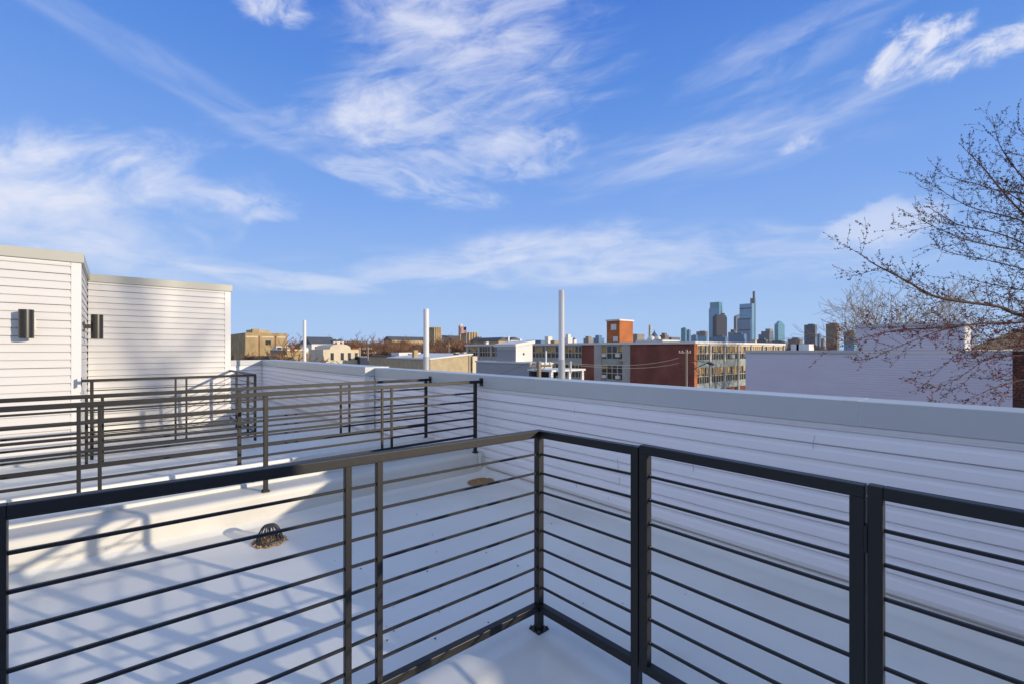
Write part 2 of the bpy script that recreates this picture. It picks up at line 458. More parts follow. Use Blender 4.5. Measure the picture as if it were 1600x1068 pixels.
def siding_y(mb, Y, x0, x1, z0, z1, e=.107, out=-1):
    siding_any(mb, lambda a, d, z: (a, Y + d, z), x0, x1, z0, z1, e, out)

# ------------------------------------------------------------------ ground and roof decks
W = 3.66                                       # face of the parapet wall
FLOOR = -.11
g = MB()
g.quad((-4600, -4600, -10), (4600, -4600, -10), (4600, 4600, -10), (-4600, 4600, -10))
tag(g.build('ground', M['ground']), kind='structure')

def sst(x, a, b):
    t = max(0, min(1, (x - a) / (b - a))); return t * t * (3 - 2 * t)
CORNER = (1.712, 1.73)
DRAIN = (.985, 4.235)
def roof_z(x, y):
    z = FLOOR
    r = math.hypot(x - DRAIN[0], y - DRAIN[1]); z -= .018 * (1 - sst(r, .12, .6))
    r = math.hypot(x - 3.35, y - 4.40); z -= .012 * (1 - sst(r, .05, .3))
    # raised strip under the near railing, the deck inside it a little lower
    dx, dy = x - CORNER[0], y - CORNER[1]
    out = max(dx, dy)
    deck = 1 - sst(out, .06, .42)
    z += deck * .105
    z -= (1 - sst(out, -.24, -.075)) * .030
    # membrane runs up the wall and the curb on a soft cant
    z += sst(x, W - .11, W) * .062
    z += sst(y, 4.635, 4.70) * .035
    z += .0028 * sst(x, 2.28, 2.31) - .0028 * sst(x, 2.42, 2.60)
    z += .003 * math.sin(x * 3.1 + y * 1.7) + .002 * math.sin(y * 5.3 - x * 2.2)
    return z
def grid(x0, x1, y0, y1, nx, ny, fz):
    mb = MB()
    for j in range(ny + 1):
        for i in range(nx + 1):
            x = x0 + (x1 - x0) * i / nx; y = y0 + (y1 - y0) * j / ny
            mb.v.append((x, y, fz(x, y)))
    for j in range(ny):
        for i in range(nx):
            a = j * (nx + 1) + i; mb.f.append((a, a + 1, a + nx + 2, a + nx + 1)); mb.sm.append(True)
    return mb
tag(grid(-5, W, -6, 4.70, 300, 420, roof_z).build('roof_deck', M['membrane']), kind='structure')

def sweep_x(prof, x0, x1, smooth_from=None):   # open profile (y, z) swept along x
    mb = MB(); n = len(prof)
    for x in (x0, x1): mb.v += [(x, p[0], p[1]) for p in prof]
    for k in range(n - 1): mb.f.append((k, n + k, n + k + 1, k + 1)); mb.sm.append(False)
    return mb
# low membrane curb between the two roofs
curb = thing('roof_curb', (0, 4.85, FLOOR), 'low white membrane curb across the roof carrying the middle railing', 'curb')
sweep_x([(4.695, -.12), (4.698, .05), (4.701, .115), (4.706, .135), (4.716, .150), (4.732, .158), (4.75, .161), (5.00, .163), (5.00, .05)], -6, W).build('curb_body', M['curb'], curb)
sweep_x([(5.003, .10), (5.003, .188), (5.010, .195), (5.040, .195), (5.046, .188), (5.046, .10)], -6, W).build('edge_strip', M['membrane'], curb)
nb = sweep_x([(5.047, .140), (5.60, .142), (5.945, .135), (5.948, .165), (5.956, .172), (5.99, .172), (6.0, .160), (6.30, .150), (6.55, .04), (6.70, -.01), (8.0, -.03), (18, -.03)], -6, W + .02)
tag(nb.build('neighbour_roof', M['membrane']), kind='structure')

# ------------------------------------------------------------------ parapet walls
def capped(name, parent, path_boxes, m):
    mb = MB()
    for b in path_boxes: mb.box(*b)
    return mb.build(name, m, parent, bevel=.006)
STEP_Y = 8.02
par = thing('parapet_wall', (W, 1.0, -.1), 'long white lap sided parapet wall with grey metal cap along the right of the near roof', 'wall')
mb = MB(); siding_x(mb, W, -6, STEP_Y, -.005, 1.005); mb.build('siding', M['siding'], par)
box('wall_core', M['trim'], par, W + .014, W + .24, -6, STEP_Y, -.5, 1.0)
capm = MB().box(W - .028, W + .265, -6, STEP_Y + .02, 1.0, 1.163)
for y in (-2.3, .72, 3.74, 6.76): capm.box(W - .0296, W + .2666, y, y + .09, .999, 1.1646)     # joint covers
capm.build('cap', M['cap'], par, bevel=.004)
box('drip_edge', M['trim'], par, W - .020, W + .003, -6, STEP_Y, .968, .999, bevel=.004)
box('base_trim', M['trim'], par, W - .018, W + .003, -6, 4.69, -.028, .003, bevel=.004)
rnd = random.Random(4)
                                                # hairline splits and lap joints in the vinyl
for (px, py, h) in ((966, 724, 18), (969, 750, 12), (902, 757, 7), (1083, 728, 16), (1274, 690, 20), (952, 778, 6), (720, 627, 9), (721, 640, 12), (900, 640, 9)):
    y, t = on_x(px, W); z = zat(py, t); dz = h / F_PX * t
    zz = z + dz / 2; yy = y; mb = MB()
    for k in range(4):
        y2 = yy + rnd.uniform(-.006, .006); z2 = zz - dz / 4
        mb.bar((W - .0152, yy, zz), (W - .0152, y2, z2), .0022, .0022, up=(1, 0, 0)); yy, zz = y2, z2
    mb.build('vinyl_split', M['crack'], par)

far_x = 3.47; ret_y = 15.8
par2 = thing('parapet_wall', (far_x, 12, -.03), 'far stretch of white lap sided parapet standing forward beyond the wall step', 'wall')
mb = MB(); siding_x(mb, far_x, STEP_Y + .02, ret_y, .02, 1.02)
siding_y(mb, STEP_Y + .02, far_x + .02, W - .03, .02, 1.02)
mb.build('siding', M['siding'], par2)
box('wall_core', M['trim'], par2, far_x + .014, far_x + .42, STEP_Y + .028, ret_y + .2, -.5, 1.015)
box('cap', M['cap'], par2, far_x - .028, far_x + .45, STEP_Y - .012, ret_y + .25, 1.018, 1.183, bevel=.006)
mb = MB(); mb.box(far_x - .02, far_x + .055, STEP_Y - .002, STEP_Y + .018, .02, 1.017); mb.box(far_x - .02, far_x - .001, STEP_Y + .019, STEP_Y + .09, .02, 1.017)
mb.build('corner_trim', M['trim'], par2)
ret = thing('parapet_wall', (2.6, ret_y, -.03), 'short white sided parapet return closing the far end beside the penthouse', 'wall')
mb = MB(); siding_y(mb, ret_y, .6, far_x - .03, .02, 1.02); mb.build('siding', M['siding'], ret)
box('wall_core', M['trim'], ret, .6, far_x - .03, ret_y + .014, ret_y + .2, -.5, 1.015)
box('cap', M['cap'], ret, .6, far_x - .03, ret_y - .028, ret_y + .25, 1.018, 1.183, bevel=.006)
box('corner_trim', M['trim'], ret, far_x - .028, far_x - .016, ret_y - .03, ret_y - .0, .02, 1.017)

# ------------------------------------------------------------------ white vent pipes behind the parapet
def pipe(px, X, r, ztop, zsleeve, label):
    y, t = on_x(px, X)
    p = thing('vent_pipe', (X, y, 0), label, 'pipe', 'white pipes standing behind the parapet')
    MB().lathe((X, y, 0), [(r, zsleeve), (r, ztop - .004), (r - .004, ztop), (r - .012, ztop), (r - .012, ztop - .3), (0, ztop - .3)], 20).build('pipe', M['pvc'], p)
    MB().lathe((X, y, 0), [(r + .006, -.6), (r + .006, zsleeve + .02), (r - .002, zsleeve + .022)], 20).build('sleeve', M['pvc_grey'], p)
    mbx = MB(); mbx.box(W + .27, X, y - .012, y + .012, .86, .9); mbx.build('bracket', M['pvc_grey'], p)
    return p
pipe(877.5, 4.01, .036, 2.205, 1.36, 'tallest looking white vent pipe in front of the brick school, nearest of three')
pipe(666, 4.01, .048, 2.19, 1.36, 'white vent pipe beside the tan stucco gable, middle one of three')
pipe(476, 4.01, .043, 2.32, 1.0, 'thin far white vent pipe in front of the long tan wall')

# ------------------------------------------------------------------ railings
TUBE = .038
def rail_arm(p, axis, a0, a1, fixed, ztop, zrods, zbot, rod=.0100, slope=0.0, org=None, zoff=0, top_end=None, bot=TUBE, rods_to=None):
    """rails along an axis from a0 to a1 at the other coordinate = fixed; slope lifts them away from org"""
    def P(a, z):
        zz = z + slope * abs(a - (org if org is not None else a0))
        return (a, fixed, zz) if axis == 'x' else (fixed, a, zz)
    s0, s1 = (top_end or (a0, a1))
    mb = MB(); mb.bar(P(s0, ztop - TUBE / 2), P(s1, ztop - TUBE / 2), TUBE, TUBE); mb.build('top_rail', M['black'], p, bevel=.003)
    mb = MB(); mb.bar(P(a0, zbot), P(a1, zbot), bot, bot); mb.build('bottom_rail', M['black'], p, bevel=.003)
    for z in zrods:
        mb = MB(); mb.bar(P(a0, z), P(a1, z), rod, rod); mb.build('rod', M['black'], p)
    return P
def upright(p, x, y, z0, z1, w=TUBE, name='post', bevel=.003):
    return MB().box(x - w / 2, x + w / 2, y - w / 2, y + w / 2, z0, z1).build(name, M['black'], p, bevel=bevel)
def base_plate(p, x, y, z, s=.1):
    b = MB().box(x - s / 2, x + s / 2, y - s / 2, y + s / 2, z, z + .008)
    o = b.build('base_plate', M['black'], p, bevel=.002)
    for q, r in ((-1, -1), (1, -1), (1, 1), (-1, 1)):
        MB().lathe((x + q * s * .38, y + r * s * .38, z + .008), [(.008, 0), (.008, .007), (.004, .011), (0, .011)], 6).build('bolt', M['iron'], o)

RODS = [.94, .839, .738, .636, .533, .432, .331, .230]
CX, CYY = CORNER
SL = .018
r1 = thing('metal_railing', (CX, CYY, 0), 'black metal railing around the near deck, its two arms meeting at the corner post', 'railing')
hw = TUBE / 2
rail_arm(r1, 'x', -.208, CX - hw, CYY, 1.067, RODS, .121, slope=SL, org=CX, top_end=(-.208, CX + hw))
upright(r1, CX, CYY, .004, 1.028)
base_plate(r1, CX, CYY, -.004, .078)
upright(r1, -.208 - hw, CYY, -.02, 1.067 + SL * 1.95)
for x in (.674, .802): upright(r1, x, CYY, .12 + SL * (CX - x), 1.03 + SL * (CX - x), .025, 'baluster', bevel=.002)
PE = 1.125                                       # end post of the short panel
rail_arm(r1, 'y', PE + hw, CYY - hw, CX, 1.067, RODS, .121, slope=SL, org=CYY, top_end=(PE + hw, CYY - hw - .001))
upright(r1, CX, PE, -.03, 1.067 + SL * (CYY - PE))
def weld(p, x, y, z):
    MB().lathe((x, y, z), [(0, .006), (.007, .004), (.009, 0), (.007, -.004), (0, -.006)], 8).build('weld', M['black'], p)
for z in RODS:
    weld(r1, CX - hw - .001, CYY, z + .003); weld(r1, CX, CYY - hw - .001, z + .003); weld(r1, CX, PE + hw + .001, z + .013)
# gate
g0, g1 = .322, PE - hw - .006
gate = thing('metal_gate', (CX, g1, .1), 'black metal gate leaf hung between two posts in the near railing', 'gate')
gz = 1.083
mb = MB(); mb.box(CX - hw, CX + hw, g0, g1, gz - TUBE + .006, gz + .006); mb.build('top_rail', M['black'], gate, bevel=.003)
mb = MB(); mb.box(CX - hw, CX + hw, g0 + TUBE, g1 - TUBE, .118, .118 + TUBE); mb.build('bottom_rail', M['black'], gate, bevel=.003)
for y in (g0, g1 - TUBE):
    mb = MB(); mb.box(CX - hw, CX + hw, y, y + TUBE, .118, gz - TUBE + .006); mb.build('stile', M['black'], gate, bevel=.003)
for z in RODS:
    mb = MB(); mb.bar((CX, g0 + TUBE, z + .018), (CX, g1 - TUBE, z + .018), .0100, .0100); mb.build('rod', M['black'], gate)
    mb = MB(); mb.lathe((CX, g1 - TUBE - .001, z + .022), [(0, .006), (.007, .004), (.009, 0), (.007, -.004), (0, -.006)], 8); mb.build('weld', M['black'], gate)
for z in (.95, .25):
    mb = MB(); mb.box(CX - hw - .004, CX + hw * .4, g0 - .007, g0 + .001, z - .06, z + .02); mb.build('hinge', M['black'], gate)
r1b = thing('metal_railing', (CX, .28, 0), 'black metal railing panel at the right edge beyond the gate', 'railing')
PR = g0 - .006 - hw
upright(r1b, CX, PR, -.03, 1.067 + SL * (CYY - PR))
rail_arm(r1b, 'y', -2.2, PR - hw, CX, 1.067 + SL * (CYY - PR), [z + .022 for z in RODS], .145, slope=.003, org=PR)
upright(r1b, CX, -2.2 - hw, -.03, 1.10)

# railing on the curb, railing behind it
ZR = [.938, .830, .722, .613, .505]
def neighbour_rail(Y, zt, zb, posts, pairs, x0, base, label, plate_x, dz=0):
    p = thing('metal_railing', (posts[-1], Y, base), label, 'railing')
    rail_arm(p, 'x', x0, posts[-1], Y, zt, [z + dz for z in ZR], .385 + dz, top_end=(x0, plate_x), bot=.027, rod=.020)
    for x in posts:
        upright(p, x, Y, base, zt - TUBE)
        base_plate(p, x, Y, base - .002, .062)
    for a, b in pairs:
        for x in (a, b): upright(p, x, Y, .385 + dz, zt - TUBE, .024, 'baluster', bevel=.002)
    mb = MB(); mb.box(plate_x, plate_x + .008, Y - .035, Y + .035, zt - .075, zt + .03); mb.build('wall_plate', M['black'], p)
    return p
neighbour_rail(4.745, 1.098, .385, [-1.40, 1.068, 3.528], [(-.208, -.09), (2.238, 2.353)], -4.2, .161,
               'black metal railing standing on the white roof curb, second from the camera', W - .037)
neighbour_rail(6.032, 1.062, .37, [-1.39, 1.083, 3.553], [(-.21, -.095), (2.26, 2.376)], -4.2, .150,
               'black metal railing just behind the one on the curb, third from the camera', W - .037, dz=-.03)
# far deck railing with a return arm to the penthouse
FX, FY = 1.775, 8.60
r4 = thing('metal_railing', (FX, FY, -.03), 'far black metal railing enclosing the deck in front of the white penthouse', 'railing')
ZR4 = [z - .01 for z in RODS]
rail_arm(r4, 'x', -.30, FX - hw, FY, 1.09, ZR4, .115, top_end=(-.345, FX + hw), bot=.03, rod=.013)
for x in (-.245, FX): upright(r4, x, FY, -.03, 1.052)
for x in (.695, .83): upright(r4, x, FY, .115, 1.052, .025, 'baluster', bevel=.002)
mb = MB(); mb.box(-.353, -.345, FY - .03, FY + .03, 1.0, 1.12); mb.build('wall_plate', M['black'], r4)
rail_arm(r4, 'y', FY + hw, 10.95, FX, 1.09, ZR4, .115, top_end=(FY + hw + .001, 10.95), bot=.03)
for y in (9.15, 10.15, 10.93): upright(r4, FX, y, -.03, 1.052)
box('wall_plate', M['black'], r4, FX - .03, FX + .03, 10.951, 10.959, 1.0, 1.16)

# ------------------------------------------------------------------ stair penthouses
def penthouse(x0, x1, y0, y1, ztop, capm, label, cap_h=.135, z0=-.03):
    p = thing('stair_penthouse', (x1, y0, z0), label, 'penthouse')
    mb = MB()
    zt = ztop - cap_h
    siding_y(mb, y0, x0, x1 - .075, z0, zt)
    mb.build('siding', M['siding_sunlit'], p)
    mb = MB(); siding_x(mb, x1, y0 + .08, y1, z0, zt, out=1); mb.build('side_siding', M['siding_sunlit'], p)
    box('wall_core', M['trim'], p, x0, x1 - .014, y0 + .014, y1, z0, zt - .002)
    mb = MB(); mb.box(x1 - .085, x1 + .018, y0 - .02, y0 + .003, z0, zt - .001); mb.box(x1 + .001, x1 + .0185, y0 + .004, y0 + .085, z0, zt - .001)
    mb.build('corner_trim', M['trim'], p, bevel=.003)
    mb = MB(); mb.box(x0, x1 + .045, y0 - .045, y1, zt, ztop); mb.build('roof_cap', capm, p, bevel=.005)
    mb = MB(); mb.box(x0, x1 - .09, y0 - .018, y0 + .002, zt - .035, zt - .0015); mb.build('frieze_trim', M['trim'], p)
    mb = MB(); mb.box(x0, x1 - .09, y0 - .03, y0 + .002, z0, z0 + .14); mb.build('base_flashing', M['membrane'], p, bevel=.01)
    return p
PX1 = -.375
penthouse(-5, PX1, 8.75, 13, 2.845, M['cap_tan'], 'nearer white sided stair penthouse at the left edge with a cylinder lamp on its front', .14)
penthouse(PX1 + .02, 1.765, 10.8, 14.5, 2.815, M['cap_tan'], 'farther white lap sided stair penthouse crossed by railing and tree shadows', .135)

def sconce(c, axis, label):
    x, y, z = c
    p = thing('wall_lamp', c, label, 'wall lamp', 'black cylinder wall lamps')
    r, h = .072, .37
    MB().lathe((x, y, z - h / 2), [(r - .012, .03), (r - .012, 0), (r, 0), (r, h), (r - .012, h), (r - .012, h - .03), (0, h - .03)], 28).build('shade', M['lamp'], p)
    mb = MB()
    if axis == 'y': mb.box(x - .03, x + .03, y + r - .01, 8.745, z - .035, z + .035); bp = MB().box(x - .075, x + .075, 8.722, 8.748, z - .085, z + .085)
    else: mb.box(PX1 + .03, x - r + .01, y - .03, y + .03, z - .03, z + .03); bp = MB().box(PX1 + .003, PX1 + .03, y - .06, y + .06, z - .075, z + .075)
    mb.build('arm', M['lamp'], p, bevel=.004); bp.build('mounting_block', M['trim'] if axis == 'y' else M['lamp'], p, bevel=.006)
X, t = on_y(41, 8.60)
sconce((X, 8.60, zat(506, t)), 'y', 'black cylinder wall lamp on the front of the nearer penthouse, casting a shadow')
Y, t = 9.55, None
X = PX1 + .165
sconce((X, 9.45, 1.497 + 7.0 * 35.5 / 706), 'x', 'black cylinder wall lamp on a short arm at the inner corner between penthouses')

# own stair penthouse behind the viewer (throws the hard shade on the left of the near railing)
own = thing('stair_penthouse', (2.6, -2.4, 0), 'white lap sided stair penthouse standing behind the near deck railing', 'penthouse')
mb = MB(); siding_y(mb, -2.42, -4, 2.60, -.08, 2.75, out=1); siding_x(mb, 2.60, -5.6, -2.42, -.08, 2.75, out=1); mb.build('siding', M['siding'], own)
box('wall_core', M['trim'], own, -4, 2.585, -5.6, -2.435, -.5, 2.75)
box('roof_cap', M['cap_tan'], own, -4, 2.63, -5.6, -2.39, 2.751, 2.89)

# ------------------------------------------------------------------ roof drain, gravel, specks
dr = thing('roof_drain', (DRAIN[0], DRAIN[1], FLOOR), 'black slotted dome roof drain ringed with rusty debris at the curb', 'drain')
zd = roof_z(*DRAIN)
rnd = random.Random(8)
mb = MB()
def dome(a): return (.050 + .050 * math.cos(a) - .024 * a / 1.3, .024 + .122 * math.sin(a) ** 1.25)
n = 18
for k in range(n):
    t = 2 * math.pi * k / n
    pts = []
    for q in range(7):
        r_, z_ = dome(R(2 + q * 12.5)); pts.append((DRAIN[0] + r_ * math.cos(t), DRAIN[1] + r_ * math.sin(t), zd + z_))
    mb.tube(pts, .0056, 4)
mb.lathe((DRAIN[0], DRAIN[1], zd), [(.0, .148), (.030, .147), (.043, .141), (.047, .131), (.034, .133), (0, .133)], 26)
mb.lathe((DRAIN[0], DRAIN[1], zd), [(.088, .024), (.106, .028), (.111, .012), (.106, 0), (.09, .0), (.088, .024)], 26)
mb.build('strainer_dome', M['iron'], dr)
MB().lathe((DRAIN[0], DRAIN[1], zd), [(.098, .012), (.0, .010)], 20).build('drain_bowl', M['speck'], dr)
def debris(c, r, n, seed, squash=1.0, rough=.3):
    q = random.Random(seed); mb = MB()
    ring = [r * (1 + rough * (q.random() - .5)) for _ in range(28)]
    i = len(mb.v)
    mb.v.append((c[0], c[1], roof_z(*c) + .012))
    for rr, hz in ((.75, .009), (1.0, .002)):
        for k in range(28):
            t = 2 * math.pi * k / 28; x = c[0] + ring[k] * rr * math.cos(t); y = c[1] + ring[k] * rr * math.sin(t) * squash
            mb.v.append((x, y, roof_z(x, y) + hz))
    for k in range(28):
        k2 = (k + 1) % 28
        mb.f.append((i, i + 1 + k, i + 1 + k2)); mb.sm.append(True)
        mb.f.append((i + 1 + k, i + 29 + k, i + 29 + k2, i + 1 + k2)); mb.sm.append(True)
    for _ in range(n):
        a = q.random() * 6.283; rr = r * math.sqrt(q.random()) * 1.02
        x, y = c[0] + rr * math.cos(a), c[1] + rr * math.sin(a) * squash; z = roof_z(x, y) + .009; s = q.uniform(.004, .009)
        b = len(mb.v)
        mb.v += [(x - s, y - s * q.uniform(.6, 1), z), (x + s, y - s, z), (x + s * q.uniform(.5, 1), y + s, z), (x - s, y + s, z), (x, y, z + s * 1.3)]
        mb.f += [(b, b + 1, b + 4), (b + 1, b + 2, b + 4), (b + 2, b + 3, b + 4), (b + 3, b, b + 4)]; mb.sm += [False] * 4
    return mb
debris(DRAIN, .128, 260, 3, 1.0, .5).build('rust_ring', M['rust'], dr)
tag(debris((3.36, 4.40), .165, 520, 5, .9).build('gravel_patch', M['rust'], loc=(0, 0, 0)), 'round brown gravel patch in the roof corner by the parapet', 'gravel', kind='stuff')
mb = MB(); q = random.Random(12)
specks = [(651, 804), (676, 835), (682, 861), (609, 809), (689, 920), (686, 956), (615, 986), (564, 888), (830, 804), (844, 821), (862, 818), (906, 821), (825, 781), (523, 875), (845, 1011), (760, 862)]
for px, py in specks + [(q.uniform(560, 1300), q.uniform(790, 1020)) for _ in range(14)]:
    dx, dy = ray(px); t = (CZ - FLOOR) * F_PX / (py - HY); x, y = dx * t, dy * t
    if x > W - .25: continue
    s = q.uniform(.003, .0075); z = roof_z(x, y) + .003
    b = len(mb.v); a = q.random() * 3
    for k in range(5):
        mb.v.append((x + s * math.cos(a + k * 1.26) * q.uniform(.7, 1.4), y + s * math.sin(a + k * 1.26) * q.uniform(.6, 1.2), z))
    mb.v.append((x, y, z + s * .7))
    for k in range(5): mb.f.append((b + k, b + (k + 1) % 5, b + 5)); mb.sm.append(False)
tag(mb.build('leaf_litter', M['speck']), 'tiny dark specks of grit scattered over the near white roof', 'grit', kind='stuff')
# small clamps at the curb's end against the parapet
for (x, y, lab) in ((3.43, 5.02, 'short metal pin on the curb edge near the parapet'), (1.02, 5.02, 'short dark metal pin on the curb edge left of the railing post')):
    o = MB().tube([(x, y, .19), (x, y, .245)], .006, 6).build('fixing_pin', M['iron'], loc=(x, y, .19)); tag(o, lab, 'pin')
o = MB().box(W - .12, W - .10, 4.66, 4.69, -.02, .15).build('membrane_flap', M['membrane'], loc=(W - .11, 4.67, 0)); tag(o, 'upright membrane tab where the curb meets the parapet', 'flashing')

# ================================================================== the city beyond the parapet
def pbox(name, m, parent, x0, x1, y0, y1, z0, z1, bevel=0): return MB().box(x0, x1, y0, y1, z0, z1).build(name, m, parent, bevel)
G = -10.0

# ------------------------------------------------------------------ brick school
SX = 64.5; SYY = SX * ray(1085)[1] / ray(1085)[0]
ZT = 2.72
def sy(px): return on_x(px, SX)[0]
def sx(px): return on_y(px, SYY)[0]
x_end, y_end = sx(1225), sy(728)
school = thing('school_building', (SX, SYY, G), 'long flat roofed red brick school with banks of tall windows', 'school')
pbox('brick_wall', M['brick'], school, SX + .3, x_end, SYY + .3, y_end, G, ZT - .35)
mb = MB()
mb.box(SX - .25, x_end + .2, SYY - .25, y_end + .2, ZT - .36, ZT)
mb.build('coping', M['coping'], school)
pbox('roof', M['roof_tar'], school, SX + .4, x_end - .4, SYY + .4, y_end - .4, ZT + .001, ZT + .03)
def wing_x(name, m, px0, px1, z0=G, z1=ZT - .361, out=0.0):
    a, b = sorted((sy(px0), sy(px1)))
    return pbox(name, m, school, SX - out, SX + .299, a, b, z0, z1)
wing_x('brick_panel', M['brick'], 985, 1084.6)
for a, b in ((973, 985), (929, 940)): wing_x('pilaster', M['concrete'], a, b, out=.15)
wing_x('brick_panel', M['brick'], 909, 929)
rows = [(ZT - .6, ZT - 2.75, ZT - 3.95), (ZT - 3.95, ZT - 6.3, ZT - 7.4)]
q = random.Random(21)
def bay_x(px0, px1, nm, ac=()):
    a, b = sorted((sy(px0), sy(px1)))
    for r_, (zt, zb, zs) in enumerate(rows):
        w = pbox('window', M['glass'], school, SX + .12, SX + .2, a, b, zb, zt)
        mb = MB()
        for k in range(nm + 1):
            y = a + (b - a) * k / nm; mb.box(SX + .02, SX + .119, y - .06, y + .06, zb, zt)
        mb.box(SX + .03, SX + .118, a, b, zb + (zt - zb) * .42, zb + (zt - zb) * .42 + .12)
        mb.build('window_frame', M['frame'], w)
        for k in range(nm):
            if q.random() < .35:
                y0 = a + (b - a) * k / nm + .08; y1 = a + (b - a) * (k + 1) / nm - .08
                pbox('blind', M['blind'], w, SX + .10, SX + .1185, y0, y1, zt - (zt - zb) * q.uniform(.25, .55), zt - .02)
        pbox('spandrel', M['spandrel'], school, SX, SX + .2, a, b, zs, zb - .002)
        for f in ac:
            y = a + (b - a) * f; z = zb + (.15 if r_ else .3)
            pbox('air_conditioner', M['white_wall'], school, SX - .35, SX + .1, y - .4, y + .4, z, z + .55)
    pbox('window_head', M['spandrel'], school, SX, SX + .2, a, b, rows[0][0] + .001, ZT - .362)
bay_x(940, 973, 4, (.2, .85))
y_ = sy(972); pbox('wall_lantern', M['brick_orange'], school, SX - .55, SX - .151, y_ - .25, y_ + .45, zat(567, 71), zat(565.2, 71))  # orange colour stands in for sunlight on the lantern
for a, b, n_ in ((883, 909, 5), (854.5, 881, 4), (832, 852, 4), (768.5, 800, 6), (749.5, 766, 4), (732, 746.5, 4)): bay_x(a, b, n_)
for a, b in ((881, 883), (852, 854.5), (800, 832), (766, 768.5), (746.5, 749.5), (728.5, 732)): wing_x('pilaster', M['concrete'], a, b, out=.12)
pil = [1085, 1109.5, 1132, 1153.5, 1174, 1192, 1209, 1224.5]
for i in range(7):
    a, b = sx(pil[i]) + (.9 if i == 0 else .3), sx(pil[i + 1]) - .3
    for zt, zb, zs in rows:
        w = pbox('window', M['glass'], school, a, b, SYY + .12, SYY + .2, zb, zt)
        mb = MB(); n_ = 5
        for k in range(n_ + 1):
            x = a + (b - a) * k / n_; mb.box(x - .05, x + .05, SYY + .02, SYY + .119, zb, zt)
        mb.box(a, b, SYY + .03, SYY + .118, zb + (zt - zb) * .42, zb + (zt - zb) * .42 + .1)
        mb.build('window_frame', M['frame'], w)
        for k in range(n_):
            if q.random() < .8:
                x0 = a + (b - a) * k / n_ + .07; x1 = a + (b - a) * (k + 1) / n_ - .07
                pbox('blind', M['blind'], w, x0, x1, SYY + .10, SYY + .1185, zt - (zt - zb) * q.uniform(.35, .6), zt - .02)
        pbox('spandrel', M['spandrel'], school, a, b, SYY, SYY + .2, zs, zb - .002)
    pbox('window_head', M['coping'], school, a, b, SYY, SYY + .2, rows[0][0] + .001, ZT - .362)
    if i in (2, 3):
        x = (a + b) / 2; pbox('air_conditioner', M['white_wall'], school, x - .5, x + .3, SYY - .4, SYY + .1, ZT - (2.6 if i == 2 else 2.5), ZT - (2.0 if i == 2 else 1.9))
    pbox('pilaster', M['concrete'], school, sx(pil[i + 1]) - .3, sx(pil[i + 1]) + .3, SYY - .15, SYY + .29, G, ZT - .362)
pbox('brick_panel', M['brick_orange'], school, SX + .001, sx(1085) + .9, SYY, SYY + .29, G, ZT - .361)
# brick stair tower on its roof
tx, ty = at(968, 520, 84).x, at(968, 520, 84).y
tw = on_y(989, ty)[0] - tx; tl = on_x(948, tx)[0] - ty
zt = zat(498.5, 84)
tower = thing('roof_tower', (tx, ty, ZT), 'square orange brick bulkhead tower rising from the school roof', 'tower')
pbox('brick_wall', M['brick_orange'], tower, tx, tx + tw, ty, ty + tl, ZT + .03, zt - .3)
pbox('coping', M['coping'], tower, tx - .15, tx + tw + .15, ty - .15, ty + tl + .15, zt - .299, zt)
y = ty + tl * .42
pbox('window', M['white_wall'], tower, tx - .04, tx - .001, y - .5, y + .7, zt - 2.0, zt - .9)
pbox('window', M['white_wall'], tower, tx - .04, tx - .001, y - .9, y + .2, zt - 4.1, zt - 3.2)

# ------------------------------------------------------------------ near row of white sided houses
def sided_house(name, X, px_far, px_near, ztop, depth_x, label, fascia=.25, side=True):
    y0, y1 = on_x(px_near, X)[0], on_x(px_far, X)[0]
    h = thing(name, (X, y0, G), label, 'house')
    mb = MB(); siding_x(mb, X, y0, y1, max(G, ztop - 7), ztop - fascia); mb.build('siding', M['siding_shaded'], h)
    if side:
        mb = MB(); siding_y(mb, y0, X, X + depth_x, max(G, ztop - 7), ztop - fascia); mb.build('side_siding', M['siding_sunlit'], h)
    pbox('wall_core', M['trim'], h, X + .014, X + depth_x, y0 + .014, y1, G, ztop - fascia - .002)
    pbox('roof_cap', M['coping'], h, X - .08, X + depth_x + .1, y0 - .08, y1 + .1, ztop - fascia, ztop)
    return h
hx = 27.0
zr = zat(565, on_x(815, hx)[1])
sided_house('row_house', hx, 744, 846, zr, 1.3, 'white sided row house, its shade painted grey, below the school windows', fascia=.14)
b1y0, b1y1 = on_x(806, hx + .3)[0], on_x(776, hx + .3)[0]
t_ = on_x(806, hx + .3)[1]
sp = thing('stair_penthouse', (hx + .3, b1y0, zr), 'small white stair penthouse with a lean-to roof on the row house', 'penthouse')
z_n, z_f = zat(538.5, t_), zat(541.5, t_)
wx = on_y(832, b1y0)[0]
mb = MB(); siding_x(mb, hx + .29, b1y0, b1y1, zr + .002, z_f - .2); mb.build('siding', M['siding_shaded'], sp)
mb = MB(); mb.prism([(hx + .3, zr + .002), (wx, zr + .002), (wx, z_n + .12), (hx + .3, z_f)], lambda p, k: (p[0], b1y0 + k * (b1y1 - b1y0), p[1])); mb.build('front_wall', M['siding_sunlit'], sp)
mb = MB(); mb.prism([(hx + .1, z_f + .001), (wx + .15, z_n + .15), (wx + .15, z_n + .42), (hx + .1, z_f + .25)], lambda p, k: (p[0], b1y0 - .2 + k * (b1y1 - b1y0 + .4), p[1])); mb.build('lean_to_roof', M['coping'], sp)
xm = (hx + .3 + wx) / 2
pbox('vent', M['dark_wall'], sp, xm - .18, xm + .0, b1y0 - .03, b1y0 - .002, z_f - .75, z_f - .55)
